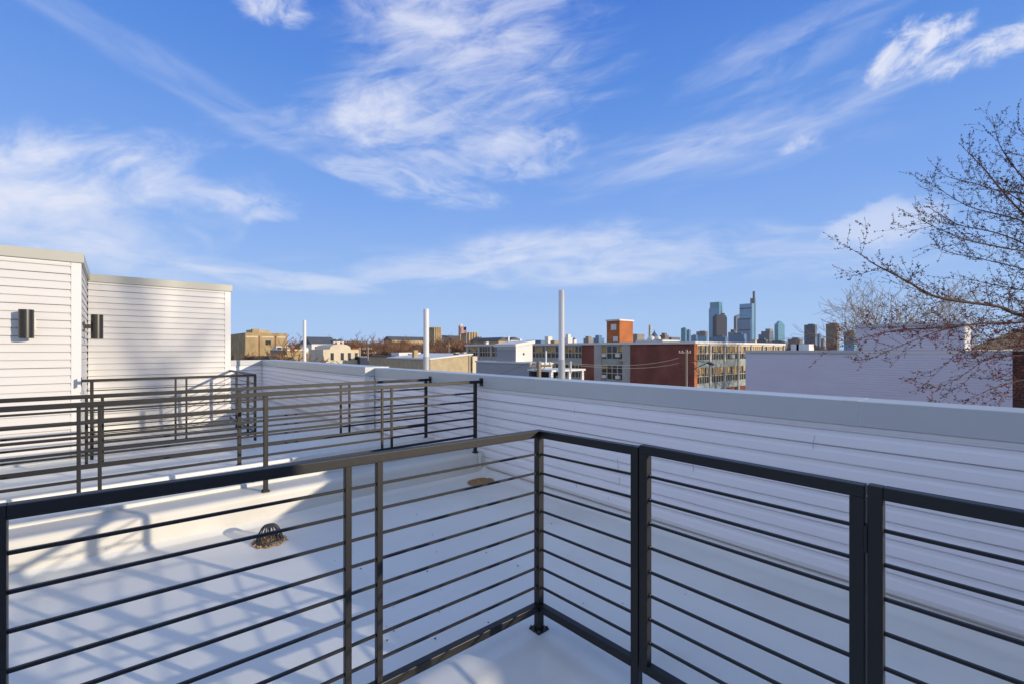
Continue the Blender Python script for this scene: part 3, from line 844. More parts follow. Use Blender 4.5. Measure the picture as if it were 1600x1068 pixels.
# flat canopied deck beside it
cx_, cy_ = at(862, 578, 33).x, at(862, 578, 33).y
can = thing('roof_canopy', (cx_, cy_, -3), 'flat white canopy on posts over a dark rear porch', 'canopy')
cw = on_y(915, cy_)[0] - cx_
zc = zat(577.5, 33)
pbox('slab', M['coping'], can, cx_, cx_ + cw, cy_, cy_ + 2.6, zc - .14, zc)
for x in (cx_ + .15, cx_ + cw * .55, cx_ + cw - .2): pbox('post', M['trim'], can, x - .12, x + .12, cy_ + .1, cy_ + .3, -5, zc - .142)
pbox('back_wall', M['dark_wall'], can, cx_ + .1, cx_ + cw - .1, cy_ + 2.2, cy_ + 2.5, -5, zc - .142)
for px, py0, py1, t, lab in ((853, 548, 563, 36, 'thin white vent stack standing on the row house roof by the school windows'), (891.5, 564, 578, 33, 'short white vent stack standing on the porch canopy')):
    p = at(px, py1, t); z1 = zat(py0, t)
    o = MB().lathe(p, [(.07, -.2), (.07, z1 - p.z), (.05, z1 - p.z), (0, z1 - p.z)], 10).build('vent_stack', M['pvc'], loc=p); tag(o, lab, 'vent', 'small white vent stacks')

# pale wall of the house across the way, stepped at the top
WX = 42.0
def wz(py, px): return zat(py, on_x(px, WX)[1])
ya, yb, yc, yd = on_x(1165, WX)[0], on_x(1339, WX)[0], on_x(1507, WX)[0], on_x(1606, WX)[0]
wh = thing('sided_house', (WX, yb, G), 'big windowless white sided house wall, shade tinted lavender, with a stepped top', 'house')
za, zb = wz(547, 1200), wz(505, 1420)
mb = MB(); siding_x(mb, WX, yd, ya, -5, za - .22, e=.18); siding_x(mb, WX - .02, yc, yb, za + .02, zb - .2, e=.18); mb.build('siding', M['siding_shade_tint'], wh)
pbox('wall_core', M['trim'], wh, WX + .014, WX + 9, yd, ya, G, za - .23)
mb = MB(); siding_y(mb, yc, WX - .015, WX + 5, za + .02, zb - .2, e=.125); mb.build('side_siding', M['siding_sunlit'], wh)
pbox('upper_wall', M['trim'], wh, WX, WX + 5, yc + .014, yb, za - .21, zb - .21)
pbox('roof_cap', M['cap'], wh, WX - .1, WX + 9.1, yb + .001, ya + .1, za - .22, za)
pbox('roof_cap', M['cap'], wh, WX - .1, WX + 9.1, yd, yc - .001, za - .22, za)
pbox('upper_cap', M['cap'], wh, WX - .12, WX + 5.1, yc - .1, yb + .1, zb - .2, zb)
for px, w_, lab in ((1248, .9, 'small white roof hatch left of its neighbour on the pale stepped house'), (1264, 1.4, 'low white roof unit right of its neighbour on the pale stepped house')):
    y, t = on_x(px, WX + 4)
    o = MB().box(WX + 4, WX + 4 + w_, y, y + w_ * .7, za - .21, za + .55).build('roof_hatch', M['coping'], loc=(WX + 4, y, za)); tag(o, lab, 'hatch')
# brown brick house and shingled roof at the right edge
bx = 20.0; bt = on_x(1582, bx)[1]; by = on_x(1582, bx)[0]
bh = thing('brick_house', (bx, by, G), 'dark brown brick house end at the right edge behind the maple twigs', 'house')
pbox('brick_wall', M['brick_brown'], bh, bx, bx + 6, by - 6, by, G, zat(549.5, bt))
pbox('coping', M['dark_wall'], bh, bx - .06, bx + 6.06, by - 6, by + .06, zat(549.5, bt), zat(548, bt))
rt = 70
p0 = at(1512, 545, rt); p1 = at(1660, 545, rt)
sh = thing('hipped_house', ((p0 + p1) / 2).to_tuple(), 'low brown shingle roofed house behind the stepped pale wall', 'house')
pm = at(1590, 514, rt + 4); pb0 = at(1525, 545, rt + 9); pb1 = at(1668, 545, rt + 9); pm2 = at(1640, 514, rt + 4)
mb = MB(); mb.quad(p0, p1, pm2, pm); mb.quad(pb1, pb0, pm, pm2)
i = len(mb.v); mb.v += [tuple(p0), tuple(pm), tuple(pb0), tuple(p1), tuple(pb1), tuple(pm2)]; mb.f += [(i, i + 1, i + 2), (i + 3, i + 4, i + 5)]; mb.sm += [False, False]
mb.build('roof', M['shingle'], sh)
mb = MB(); mb.prism([p0.xy, p1.xy, pb1.xy, pb0.xy], lambda p, k: (p[0], p[1], G if k == 0 else p0.z - .02)); mb.build('wall', M['cream'], sh)

# ------------------------------------------------------------------ houses to the left of the school
def yblock(name, X0px, X1px, depth, py, m, label, cat, L=8, parts=(), cap=None, capm='coping', z0=G):
    """box with a sunlit front facing the viewer's street side; front corner columns X0px..X1px at the given distance"""
    p = at(X0px, py, depth); x1 = on_y(X1px, p.y)[0]
    h = thing(name, (p.x, p.y, G), label, cat)
    pbox('wall', m, h, p.x, x1, p.y, p.y + L, z0, p.z - (cap or 0))
    if cap: pbox('coping', M[capm], h, p.x - .12, x1 + .12, p.y - .12, p.y + L + .1, p.z - cap + .001, p.z)
    return h, p, x1
# long stucco gable wall with a rising white coping
d_ = 58; p = at(672, 560, d_); x1 = on_y(737, p.y)[0]; zr_ = zat(552.5, on_y(737, p.y)[1])
h = thing('stucco_house', (p.x, p.y, G), 'tan stucco house wall with a rising white coping behind the middle pipe', 'house')
mb = MB(); mb.prism([(p.x, G), (x1, G), (x1, zr_ - .12), (p.x, p.z - .12)], lambda a, k: (a[0], p.y + k * 12, a[1])); mb.build('wall', M['stucco'], h)
mb = MB(); mb.prism([(p.x - .1, p.z - .119), (x1 + .1, zr_ - .119), (x1 + .1, zr_ + .06), (p.x - .1, p.z + .06)], lambda a, k: (a[0], p.y - .15 + k * 12.3, a[1])); mb.build('coping', M['coping'], h)
pbox('pier', M['cream'], h, x1 - .05, x1 + .75, p.y - .3, p.y - .16, G, zr_ - .3)
pbox('downpipe', M['stucco'], h, x1 - .5, x1 - .35, p.y - .12, p.y - .01, G, zr_ - .2)
pbox('chimney', M['brick_tan'], h, p.x + .5, p.x + 1.1, p.y + 5, p.y + 5.6, p.z - .5, p.z + 1.1)
# low flat house, dark and grey sides
h, p, x1 = yblock('flat_house', 628, 668, 78, 556, M['stucco'], 'low tan house with a dark tar roof left of the middle pipe', 'house', 14, cap=.18, capm='roof_tar')
pbox('skylight', M['coping'], h, p.x + 1.5, p.x + 6, p.y + 4, p.y + 7, p.z, p.z + .6)
h, p, x1 = yblock('grey_house', 603, 627, 86, 557, M['grey_wall'], 'blue grey rendered house front between the dark wall and tan house', 'house', 12, cap=.3, capm='coping')
pbox('downpipe', M['trim'], h, (p.x + x1) / 2 + .8, (p.x + x1) / 2 + .95, p.y - .12, p.y - .01, G, p.z - .3)
h, p, x1 = yblock('dark_house', 586, 602, 90, 557, M['dark_wall'], 'near black slate clad house beside the utility pole', 'house', 12, cap=.15, capm='slate')
pbox('chimney', M['brick_brown'], h, p.x + .4, p.x + 1.0, p.y + 2, p.y + 2.6, p.z, p.z + .9)
# cream stucco front with a curved gable
d_ = 92; p = at(505, 545.5, d_); x1 = on_y(561, p.y)[0]
h = thing('stucco_house', (p.x, p.y, G), 'cream stucco house with a curved gable and small arched windows', 'house')
w_ = x1 - p.x
poly = [(0, G), (w_, G), (w_, p.z), (w_ * .78, p.z + .02)]
for k in range(13):
    a = math.pi * k / 12; poly.append((w_ * (.47 + .29 * math.cos(a)), p.z + .1 + 1.0 * math.sin(a) ** .8))
poly += [(w_ * .16, p.z + .02), (0, p.z)]
mb = MB(); mb.prism(poly, lambda a, k: (p.x + a[0], p.y + k * 9, a[1])); mb.build('wall', M['cream'], h)
pbox('eave', M['brick_orange'], h, x1 - w_ * .21, x1 + .15, p.y - .3, p.y - .01, p.z + .03, p.z + .22)
for f, zz in ((.24, -2.2), (.52, -2.2), (.72, -2.2), (.92, -2.2)):
    x = p.x + w_ * f
    pbox('window', M['glass'], h, x - .32, x + .32, p.y - .05, p.y - .005, p.z + zz, p.z + zz + 1.5)
for f in (.9,):
    pbox('awning', M['brick_tan'], h, p.x + w_ * .72, p.x + w_ * .99, p.y - .9, p.y - .01, p.z - 3.3, p.z - 3.0)
pbox('downpipe', M['wood_pole'], h, x1 + .02, x1 + .35, p.y - .1, p.y + .2, G, p.z + .4)
# white church with slate roof and twin cupolas
d_ = 150; p = at(487, 537, d_); x1 = on_y(536, p.y)[0]; w_ = x1 - p.x
h = thing('church', (p.x, p.y, G), 'white church with a grey slate roof and two small cupolas', 'church')
pbox('wall', M['white_wall'], h, p.x, x1, p.y, p.y + 12, G, p.z)
mb = MB(); zz = zat(529.5, d_); mb.prism([(0, p.z + .01), (12, p.z + .01), (6, zz + .9)], lambda a, k: (p.x - .3 + k * (w_ * .82 + .3), p.y - .2 + a[0] * 1.03, a[1])); mb.build('roof', M['slate'], h)
for f, py in ((.78, 528.5), (.95, 528)):
    c = Vector((p.x + w_ * f, p.y + 1.2, p.z)); zc_ = zat(py, d_)
    cu = MB().box(c.x - .85, c.x + .85, c.y - .85, c.y + .85, p.z + .02, zc_ - .95).build('cupola', M['white_wall'], h)
    MB().lathe((c.x, c.y, zc_ - .94), [(1.1, 0), (1.1, .15), (.75, .55), (0, .95)], 12).build('dome', M['slate'], cu)
    mb = MB(); mb.box(c.x - .4, c.x + .4, c.y - .9, c.y - .851, zc_ - 2.3, zc_ - 1.2); mb.build('belfry_opening', M['brick'], cu)
for f in (.1, .3, .55): pbox('window', M['glass'], h, p.x + w_ * f, p.x + w_ * f + .7, p.y - .06, p.y - .005, p.z - 2.6, p.z - .9)
# tan row walls
h, p, x1 = yblock('tan_rowhouse', 440, 496, 105, 545.5, M['brick_tan'], 'long tan brick side wall with a flat roof left of the thin pipe', 'house', 10, cap=.2, capm='coping')
pbox('end_wall', M['brick'], h, x1 + .13, x1 + 1.5, p.y + .3, p.y + 9, G, p.z - .4)
mbx = pbox('parapet_step', M['brick_tan'], h, p.x, p.x + (x1 - p.x) * .35, p.y + .3, p.y + 4, p.z + .002, p.z + .5)
h, p, x1 = yblock('sign_house', 432, 449.5, 118, 540.5, M['white_wall'], 'small white rooftop structure in front of the brick warehouse', 'house', 3, cap=.25)
pbox('louver', M['frame'], h, p.x + .4, x1 - .4, p.y - .06, p.y - .005, p.z - 1.8, p.z - .7)
# big tan warehouse
d_ = 165; p = at(384, 519.5, d_); x1 = on_y(449, p.y)[0]; w_ = x1 - p.x
h = thing('brick_warehouse', (p.x, p.y, G), 'big blocky tan brick warehouse next to the white penthouse', 'warehouse')
pbox('wall', M['brick_tan'], h, p.x, x1, p.y, p.y + 34, G, p.z)
pbox('side_wall', M['brick_tan'], h, p.x - .2, p.x - .002, p.y + .1, p.y + 34, G, p.z - .1)
pbox('rooftop_plant', M['stucco'], h, p.x + w_ * .17, p.x + w_ * .64, p.y + 4, p.y + 12, p.z + .002, p.z + 1.25)
pbox('rooftop_plant', M['brick_tan'], h, p.x + w_ * .18, p.x + w_ * .34, p.y + 2, p.y + 3.9, p.z + .002, p.z + 1.5)
for f0, f1 in ((.0, .28), (.36, .66), (.74, .96)): pbox('stone_band', M['cream'], h, p.x + w_ * f0 + .1, p.x + w_ * f1, p.y - .06, p.y - .003, p.z - 1.7, p.z - 1.25)
for f in (.31, .70): pbox('recess', M['brick'], h, p.x + w_ * f - .2, p.x + w_ * f + .2, p.y - .05, p.y - .003, p.z - 9, p.z - 1.0)
pbox('window', M['glass'], h, p.x + w_ * .46, p.x + w_ * .59, p.y - .06, p.y - .003, p.z - 4.4, p.z - 2.8)

# small roof clutter among the low houses
for k, (px, pyb, pyt, t, w_, m_, lab) in enumerate((
    (455, 546, 541.5, 104, .7, 'brick', 'red brick chimney on the long tan rowhouse, leftmost'),
    (478, 546, 543, 108, .5, 'pvc', 'short pale roof vent on the tan rowhouse right of the thin pipe'),
    (470, 546, 542.5, 112, .9, 'brick_tan', 'squat tan chimney on the rowhouse just left of the thin pipe'),
    (612, 558, 552.5, 88, .6, 'brick_brown', 'dark chimney on the blue grey house'),
    (640, 557, 553, 80, .5, 'brick', 'small red chimney on the low tan house'),
    (655, 557, 554, 84, 1.1, 'concrete', 'grey roof unit on the low tan house'),
    (712, 556, 551.5, 62, .55, 'brick_brown', 'dark chimney behind the rising white coping'),
    (725, 555, 551, 64, .4, 'pvc', 'pale vent behind the rising white coping'),
    (760, 537, 534, 120, .8, 'coping', 'white roof fan on the far end of the school'),
    (1035, 533, 530.8, 80, 1.2, 'coping', 'low white roof unit on the school right of the bulkhead'),
    (1180, 534, 531.5, 92, .9, 'frame', 'tan roof vent on the sunlit end of the school'))):
    b_ = at(px, pyb, t); zt_ = zat(pyt, t)
    o = thing('roof_vent' if 'vent' in lab or 'unit' in lab or 'fan' in lab else 'chimney', (b_.x, b_.y, b_.z), lab, 'vent' if 'vent' in lab or 'unit' in lab or 'fan' in lab else 'chimney')
    pbox('stack', M[m_], o, b_.x, b_.x + w_, b_.y, b_.y + w_, b_.z - .6, zt_)
    pbox('cap', M['concrete'], o, b_.x - .06, b_.x + w_ + .06, b_.y - .06, b_.y + w_ + .06, zt_ + .001, zt_ + .12)
# ------------------------------------------------------------------ castle-like stone prison on the rise
d_ = 330
def cren(mb, x0, x1, y0, y1, z0, z1, n):
    mb.box(x0, x1, y0, y1, z0, z1 - 1.2)
    for k in range(n):
        a = x0 + (x1 - x0) * (k + .15) / n; b = x0 + (x1 - x0) * (k + .72) / n
        mb.box(a, b, y0 - .8, y0 + 1, z0 + (z1 - z0) * .25, z1)
        a = y0 + (y1 - y0) * (k + .15) / n; b = y0 + (y1 - y0) * (k + .72) / n
        mb.box(x0 - .5, x0 + 1, a, b, z1 - 1.199, z1)
ca = at(676, 545, d_); cast = thing('stone_castle', (ca.x, ca.y, G), 'castle like stone building with a crenellated tower behind bare trees', 'castle')
def span(px0, px1, dd):
    a = at(px0, 545, dd); return a.x, on_y(px1, a.y)[0], a.y
x0, x1, y = span(677, 690, d_); mb = MB(); cren(mb, x0, x1, y, y + 8, G, zat(511, d_), 4); mb.build('tower', M['stone'], cast)
x0, x1, y = span(612, 668, d_ + 25); zz = zat(531, d_ + 25)
pbox('hall', M['stone'], cast, x0, x1, y, y + 14, G, zz)
mb = MB(); mb.prism([(0, zz + .01), (14, zz + .01), (7, zz + 3.0)], lambda a, k: (x0 - 1 + k * (x1 - x0 + 2), y - .5 + a[0] * 1.07, a[1])); mb.build('roof', M['slate'], cast)
x0, x1, y = span(690, 722, d_ + 10); zz = zat(530, d_ + 10)
pbox('hall', M['slate'], cast, x0, x1, y, y + 12, G, zz)
mb = MB(); mb.prism([(0, zz + .01), (12, zz + .01), (6, zz + 3.2)], lambda a, k: (x0 + k * (x1 - x0), y - .5 + a[0] * 1.08, a[1])); mb.build('roof', M['slate'], cast)
gat = thing('stone_gatehouse', at(740, 545, 300).to_tuple(), 'stepped sandstone gatehouse with battlements right of the flag', 'gatehouse')
x0, x1, y = span(731, 747, 300); mb = MB(); cren(mb, x0, x1, y, y + 8, G, zat(519, 300), 4); mb.build('tower', M['stone'], gat)
x0, x1, y = span(747.3, 753, 302); mb = MB(); cren(mb, x0, x1, y, y + 7, G, zat(526, 302), 2); mb.build('step', M['stone'], gat)
x0, x1, y = span(753.3, 775, 304); mb = MB(); cren(mb, x0, x1, y, y + 7, G, zat(531, 304), 5); mb.build('curtain_wall', M['stone'], gat)
x0, x1, y = span(719, 724, 340); spn = MB().box(x0, x1, y, y + 2.2, G, zat(509, 340)).build('lantern_tower', M['stone'], gat)
MB().lathe(((x0 + x1) / 2, y + 1.1, zat(509, 340)), [(1.5, 0), (.9, 1.2), (.15, 1.8), (.05, 3.4), (0, 3.5)], 8).build('finial', M['coping'], spn)
# flag
fp = at(729, 534, 210); fl = thing('flag_pole', fp.to_tuple(), 'flagpole flying a red and white striped flag with a blue canton', 'flag')
z1 = zat(510, 210)
MB().tube([(fp.x, fp.y, -8), (fp.x, fp.y, z1)], [.12, .07], 6).build('pole', M['pvc'], fl)
def flagm(name, c): return mat(name, c, .8, .1, 1)
FR, FW, FB = flagm('flag_red', (.42, .03, .045)), flagm('flag_white', (.7, .68, .66)), flagm('flag_blue', (.03, .04, .16))
right_v = Vector((CY, -SY, 0))
hf, lf = 2.9, 3.4
stripes = {0: MB(), 1: MB()}; canton = MB()
def fpos(u, v):
    s = lf * u; wv = .22 * math.sin(u * 7) * u
    b = fp + Vector((0, 0, z1 - fp.z - .2 - v * hf - .9 * u * u * .8)) - right_v * (.1 + s * .94) + Vector((SY, CY, 0)) * wv
    return b
for k in range(13):
    for j in range(12):
        if k < 7 and j < 5: tgt = canton
        else: tgt = stripes[k % 2]
        u0, u1, v0, v1 = j / 12, (j + 1) / 12, k / 13, (k + 1) / 13
        tgt.quad(fpos(u0, v0), fpos(u1, v0), fpos(u1, v1), fpos(u0, v1))
fo = stripes[0].build('flag', FR, fl); stripes[1].build('white_stripes', FW, fo); canton.build('canton', FB, fo)

# ------------------------------------------------------------------ utility poles and wires
def upole(px, pytop, t, arm_px, arm_py, label, insul=True, z0=G):
    p = at(px, pytop, t); o = thing('utility_pole', (p.x, p.y, z0), label, 'utility pole', 'wooden utility poles along the streets')
    MB().tube([(p.x, p.y, z0), (p.x, p.y, p.z)], [.17, .12], 8).build('pole', M['wood_pole'], o)
    ends = []
    for (a, b), py in zip(arm_px, arm_py):
        e0, e1 = at(a, py, t), at(b, py, t)
        MB().bar(e0, e1, .11, .12).build('crossarm', M['wood_pole'], o)
        for f in (0.06, .3, .72, .94):
            c = e0.lerp(e1, f)
            MB().lathe(c + Vector((0, 0, .06)), [(.03, 0), (.06, .06), (.05, .16), (0, .18)], 6).build('insulator', M['coping'], o)
        ends.append((e0, e1))
    return p, ends, o
pA, eA, oA = upole(842, 563.5, 26, [(827, 861.5)], [571], 'short wooden utility pole with brackets in front of the row house')
for s in (-1, 1):
    mbx = MB(); mbx.bar(at(842 + s * 1, 582, 26), at(842 + s * 10, 572, 26), .05, .05); mbx.build('brace', M['wood_pole'], oA)
pB, eB, oB = upole(1072.5, 545.5, 52, [(1060.5, 1079.5)], [550.5], 'pale utility pole carrying a street lamp arm at the brick school corner')
mb = MB(); mb.tube([at(1073, 586, 52), at(1088, 574, 51.7), at(1107, 565.5, 51.5)], .06, 6); mb.tube([at(1073, 563, 52), at(1107, 565, 51.5)], .035, 5); mb.build('lamp_arm', M['dark_wall'], oB)
a, b = at(1105, 565.5, 51.5), at(1115, 569, 51.4)
MB().tube([a, a.lerp(b, .5), b], [.10, .17, .12], 8).build('lamp_head', M['dark_wall'], oB)
pC, eC, oC = upole(575, 542, 84, [(566, 581), (568, 588)], [545, 551], 'distant double armed utility pole beside the dark slate house')
pD, eD, oD = upole(701.5, 535, 120, [(698, 705)], [540], 'slim distant pole standing among bare trees below the castle')
def wire(a, b, sag, label, r=.014):
    a, b = Vector(a), Vector(b); pts = []
    for k in range(13):
        f = k / 12; p = a.lerp(b, f); p.z -= sag * 4 * f * (1 - f); pts.append(p)
    o = MB().tube(pts, r, 4).build('power_line', M['wire'], loc=a); tag(o, label, 'power line', 'overhead wires across the school front')
wire(eA[0][0] + Vector((0, 0, .2)), at(700, 600, 40), .3, 'overhead wire running left from the short pole')
wire(eA[0][1] + Vector((0, 0, .2)), eB[0][0] + Vector((0, 0, -1.2)), .45, 'lower overhead wire between the two poles before the school')
wire(eA[0][1] + Vector((0, 0, .25)), eB[0][0] + Vector((0, 0, -.6)), .5, 'upper overhead wire between the two poles before the school')
wire(eB[0][1] + Vector((0, 0, -1.1)), at(1340, 560, 110), .6, 'overhead wire running right from the street lamp pole')

# ------------------------------------------------------------------ low roofscape along the skyline
T = {
 'blue': tower_mat('tower_blue_glass', (.09, .24, .38), (.16, .36, .52), 4, 3, .3),
 'teal': tower_mat('tower_teal_glass', (.06, .18, .24), (.11, .29, .37), 4, 4, .3),
 'dark': tower_mat('tower_plum', (.022, .022, .034), (.016, .018, .03), 4, 3, .95),
 'grey': tower_mat('tower_grey', (.10, .12, .15), (.045, .06, .085), 4, 4, .6),
 'stone': tower_mat('tower_stone', (.30, .26, .21), (.12, .12, .13), 4, 4, .8),
 'brown': tower_mat('tower_brown', (.20, .16, .13), (.09, .08, .08), 3.6, 3, .8),
 'white': tower_mat('tower_white', (.52, .50, .46), (.30, .30, .30), 3.6, 4, .8),
 'steel': tower_mat('tower_steel', (.08, .15, .25), (.12, .22, .35), 4, 2, .3),
}
def low(name, px0, px1, py, d, m, label, cat, L=None, top=None):
    p = at(px0, py, d); x1 = on_y(px1, p.y)[0]; L = L or (x1 - p.x) * .8
    h = thing(name, (p.x, p.y, G), label, cat)
    pbox('block', m, h, p.x, x1, p.y, p.y + L, G, p.z)
    if top:
        kind, pyt = top; zt_ = zat(pyt, d); c = ((p.x + x1) / 2, p.y + L / 2, p.z + .01); r = (x1 - p.x) / 2
        if kind == 'dome': MB().lathe(c, [(r, 0), (r * .95, (zt_ - p.z) * .4), (r * .6, (zt_ - p.z) * .8), (0, zt_ - p.z)], 14).build('dome', M['coping'], h)
        if kind == 'spire': MB().lathe(c, [(r, 0), (r * .35, (zt_ - p.z) * .45), (r * .1, (zt_ - p.z) * .7), (0, zt_ - p.z)], 8).build('spire', M['slate'], h)
        if kind == 'cap': pbox('upper_stage', m, h, p.x + r * .4, x1 - r * .4, p.y + L * .2, p.y + L * .8, p.z + .002, zt_)
        if kind == 'gable':
            mb = MB(); mb.prism([(p.x - .3, p.z + .01), (x1 + .3, p.z + .01), ((p.x + x1) / 2, zt_)], lambda a, k: (a[0], p.y - .3 + k * (L + .6), a[1])); mb.build('roof', M['slate'], h)
    return h
low('town_house', 779, 792, 532, 150, M['stone'], 'tan gabled house peeping over the school roof left of the penthouse', 'house', 16, ('gable', 526.5))
low('town_house', 798, 812, 531, 160, M['white_wall'], 'pale gabled house with a bluish roof over the small stair penthouse', 'house', 14, ('gable', 526.5))
low('town_chimney', 794.3, 796.3, 525, 145, M['coping'], 'slim white chimney between the two gabled houses', 'chimney')
low('town_chimney', 812.5, 815.5, 529, 145, M['coping'], 'stubby white chimney right of the pale gabled house', 'chimney')
low('town_block', 845, 874, 531, 420, T['steel'], 'low blue grey block over the school left of the tall pipe', 'building')
low('town_block', 856.5, 863, 525.5, 400, M['white_wall'], 'white rooftop cube on the low blue grey block', 'building')
low('town_block', 866, 873, 531.5, 380, M['brick_tan'], 'little orange brick block beside the tall pipe', 'building')
low('town_tower', 887.5, 894.5, 527, 700, M['white_wall'], 'white stepped church tower right of the tall pipe', 'tower', None, ('cap', 522))
low('town_tower', 897, 901, 530, 760, M['white_wall'], 'small white belfry beside the stepped church tower', 'tower', None, ('spire', 526))
low('town_tower', 919.5, 927.5, 528, 1500, T['stone'], 'far pale tower left of the brick bulkhead', 'tower', None, ('cap', 525))
low('town_tower', 935.5, 944, 527.5, 1600, T['steel'], 'far blue grey tower touching the brick bulkhead', 'tower', None, ('cap', 523.5))
low('town_tower', 995.5, 1007, 521.5, 1500, T['stone'], 'cream ribbed tower just right of the brick bulkhead', 'tower')
sm = at(1015.2, 507.5, 900); o = thing('smokestack', (sm.x, sm.y, G), 'tall slim tan smokestack on the skyline', 'smokestack')
MB().tube([(sm.x, sm.y, G), (sm.x, sm.y, sm.z)], [2.6, 1.9], 12).build('shaft', M['stone'], o)
low('town_tower', 1018.5, 1024.5, 529, 800, M['white_wall'], 'white domed turret left of the dark spire', 'tower', None, ('dome', 524))
low('town_tower', 1023.5, 1029.5, 524.5, 1400, T['steel'], 'dark pointed spire between two white domes', 'spire', None, ('spire', 514))
low('town_tower', 1029, 1033.5, 529, 800, M['white_wall'], 'white domed turret right of the dark spire', 'tower', None, ('dome', 524))
low('town_block', 1033, 1062, 530.5, 600, M['white_wall'], 'low bright white block at the foot of the domes', 'building')
low('town_tower', 1039, 1045, 523.5, 1700, T['brown'], 'small brown tower behind the low white block', 'tower', None, ('cap', 520))
low('town_block', 1049, 1063, 526.5, 1800, T['grey'], 'dark low block right of the small brown tower', 'building')

# ------------------------------------------------------------------ skyline of glass towers
SKD = 3400
def sky_tower(name, pxl, px0, px1, py, label, m, d=SKD):
    p = at(px0, py, d); x1 = on_y(px1, p.y)[0]; L = on_x(pxl, p.x)[0] - p.y
    h = thing(name, (p.x, p.y, G), label, 'skyscraper')
    MB().box(p.x, x1, p.y, p.y + L, G, p.z).build('shaft', m, h)
    return h, p, x1, L
def sub(h, name, m, px0, px1, pyb, pyt, d, y0, y1):
    a = on_y(px0, y0)[0]; b = on_y(px1, y0)[0]
    return MB().box(a, b, y0, y1, zat(pyb, d), zat(pyt, d)).build(name, m, h)
d = SKD
def left_face(pxc, pxl, d):
    """depth along +y of a block whose near corner is in column pxc and whose far left edge is in column pxl"""
    p = at(pxc, 540, d); return on_x(pxl, p.x)[0] - p.y
# square topped glass tower
p = at(1124, 481, d); L = left_face(1124, 1107.5, d); x1 = on_y(1129.5, p.y)[0]
h = thing('skyscraper', (p.x, p.y, G), 'pale blue square glass skyscraper with a darker crown, left of the pair', 'skyscraper')
MB().box(p.x, x1, p.y, p.y + L, G, p.z).build('shaft', T['blue'], h)
MB().box(p.x + 1, x1 - 2, p.y + 3, p.y + L * .9, p.z + .1, zat(471.5, d)).build('crown', T['teal'], h)
# plum tower with setbacks and a needle
h, p, x1, L = sky_tower('skyscraper', 1113.5, 1119.5, 1136, 494, 'dark plum stepped skyscraper with a needle, in front of the glass one', T['dark'], 3100)
sub(h, 'setback', T['dark'], 1120.5, 1135, 494, 491, 3100, p.y + 3, p.y + L * .8)
sub(h, 'setback', T['dark'], 1127.5, 1132.5, 491, 487.5, 3100, p.y + 8, p.y + L * .6)
c = at(1129.6, 488, 3100); MB().tube([(c.x, c.y + 12, zat(488, 3100)), (c.x, c.y + 12, zat(478, 3100))], [3.5, .8], 6).build('needle', T['dark'], h)
# tallest glass tower with a fin
p = at(1175, 474, d); L = left_face(1175, 1155.5, d); x1 = on_y(1180.5, p.y)[0]
h = thing('skyscraper', (p.x, p.y, G), 'tallest blue glass skyscraper with a slim mast rising at one corner', 'skyscraper')
MB().box(p.x, x1 - 10, p.y, p.y + L, G, p.z).build('shaft', T['blue'], h)
MB().box(p.x - 14, p.x - .3, p.y + 4, p.y + L * 1.12, G, zat(497, d)).build('podium_slab', T['steel'], h)
MB().box(x1 - 22, x1, p.y - 1.5, p.y + 30, G, zat(465, d)).build('fin', T['grey'], h)
MB().box(x1 - 13, x1 - 1, p.y + 2, p.y + 16, zat(465, d) + .1, zat(454, d)).build('mast', T['grey'], h)
for k, pyk in enumerate((482, 499, 516)):
    MB().box(p.x - 14.6 if k else p.x - .6, p.x - 14.2 if k else p.x - .2, p.y + 5, p.y + L, zat(pyk, d), zat(pyk - 1.6, d)).build('mechanical_band', T['dark'], h)
# rounded top grey tower
h, p, x1, L = sky_tower('skyscraper', 1146.5, 1150, 1160, 497, 'grey skyscraper with a sloping shoulder tucked behind the tallest tower', T['grey'], 3600)
zt_ = zat(489.5, 3600)
mb = MB(); mb.prism([(p.x, p.z + .1), (x1, p.z + .1), (x1, zt_), (x1 - 12, zt_), (p.x + 8, p.z + 18)], lambda a, k: (a[0], p.y + k * L, a[1])); mb.build('sloped_crown', T['grey'], h)
# teal faceted tower
h, p, x1, L = sky_tower('skyscraper', 1210, 1216, 1226, 507, 'teal faceted glass skyscraper with a pointed top, right of the tallest', T['teal'], d)
zt_ = zat(501, d); w_ = x1 - p.x
mb = MB(); i = 0
mb.v += [(p.x, p.y, p.z + .1), (x1, p.y, p.z + .1), (x1, p.y + L, p.z + .1), (p.x, p.y + L, p.z + .1), (p.x + w_ * .35, p.y + L * .3, zt_), (p.x + w_ * .65, p.y + L * .3, zt_), (p.x + w_ * .65, p.y + L * .7, zt_), (p.x + w_ * .35, p.y + L * .7, zt_)]
for f in ((0, 1, 5, 4), (1, 2, 6, 5), (2, 3, 7, 6), (3, 0, 4, 7), (4, 5, 6, 7)): mb.f.append(f); mb.sm.append(False)
mb.build('faceted_crown', T['teal'], h)
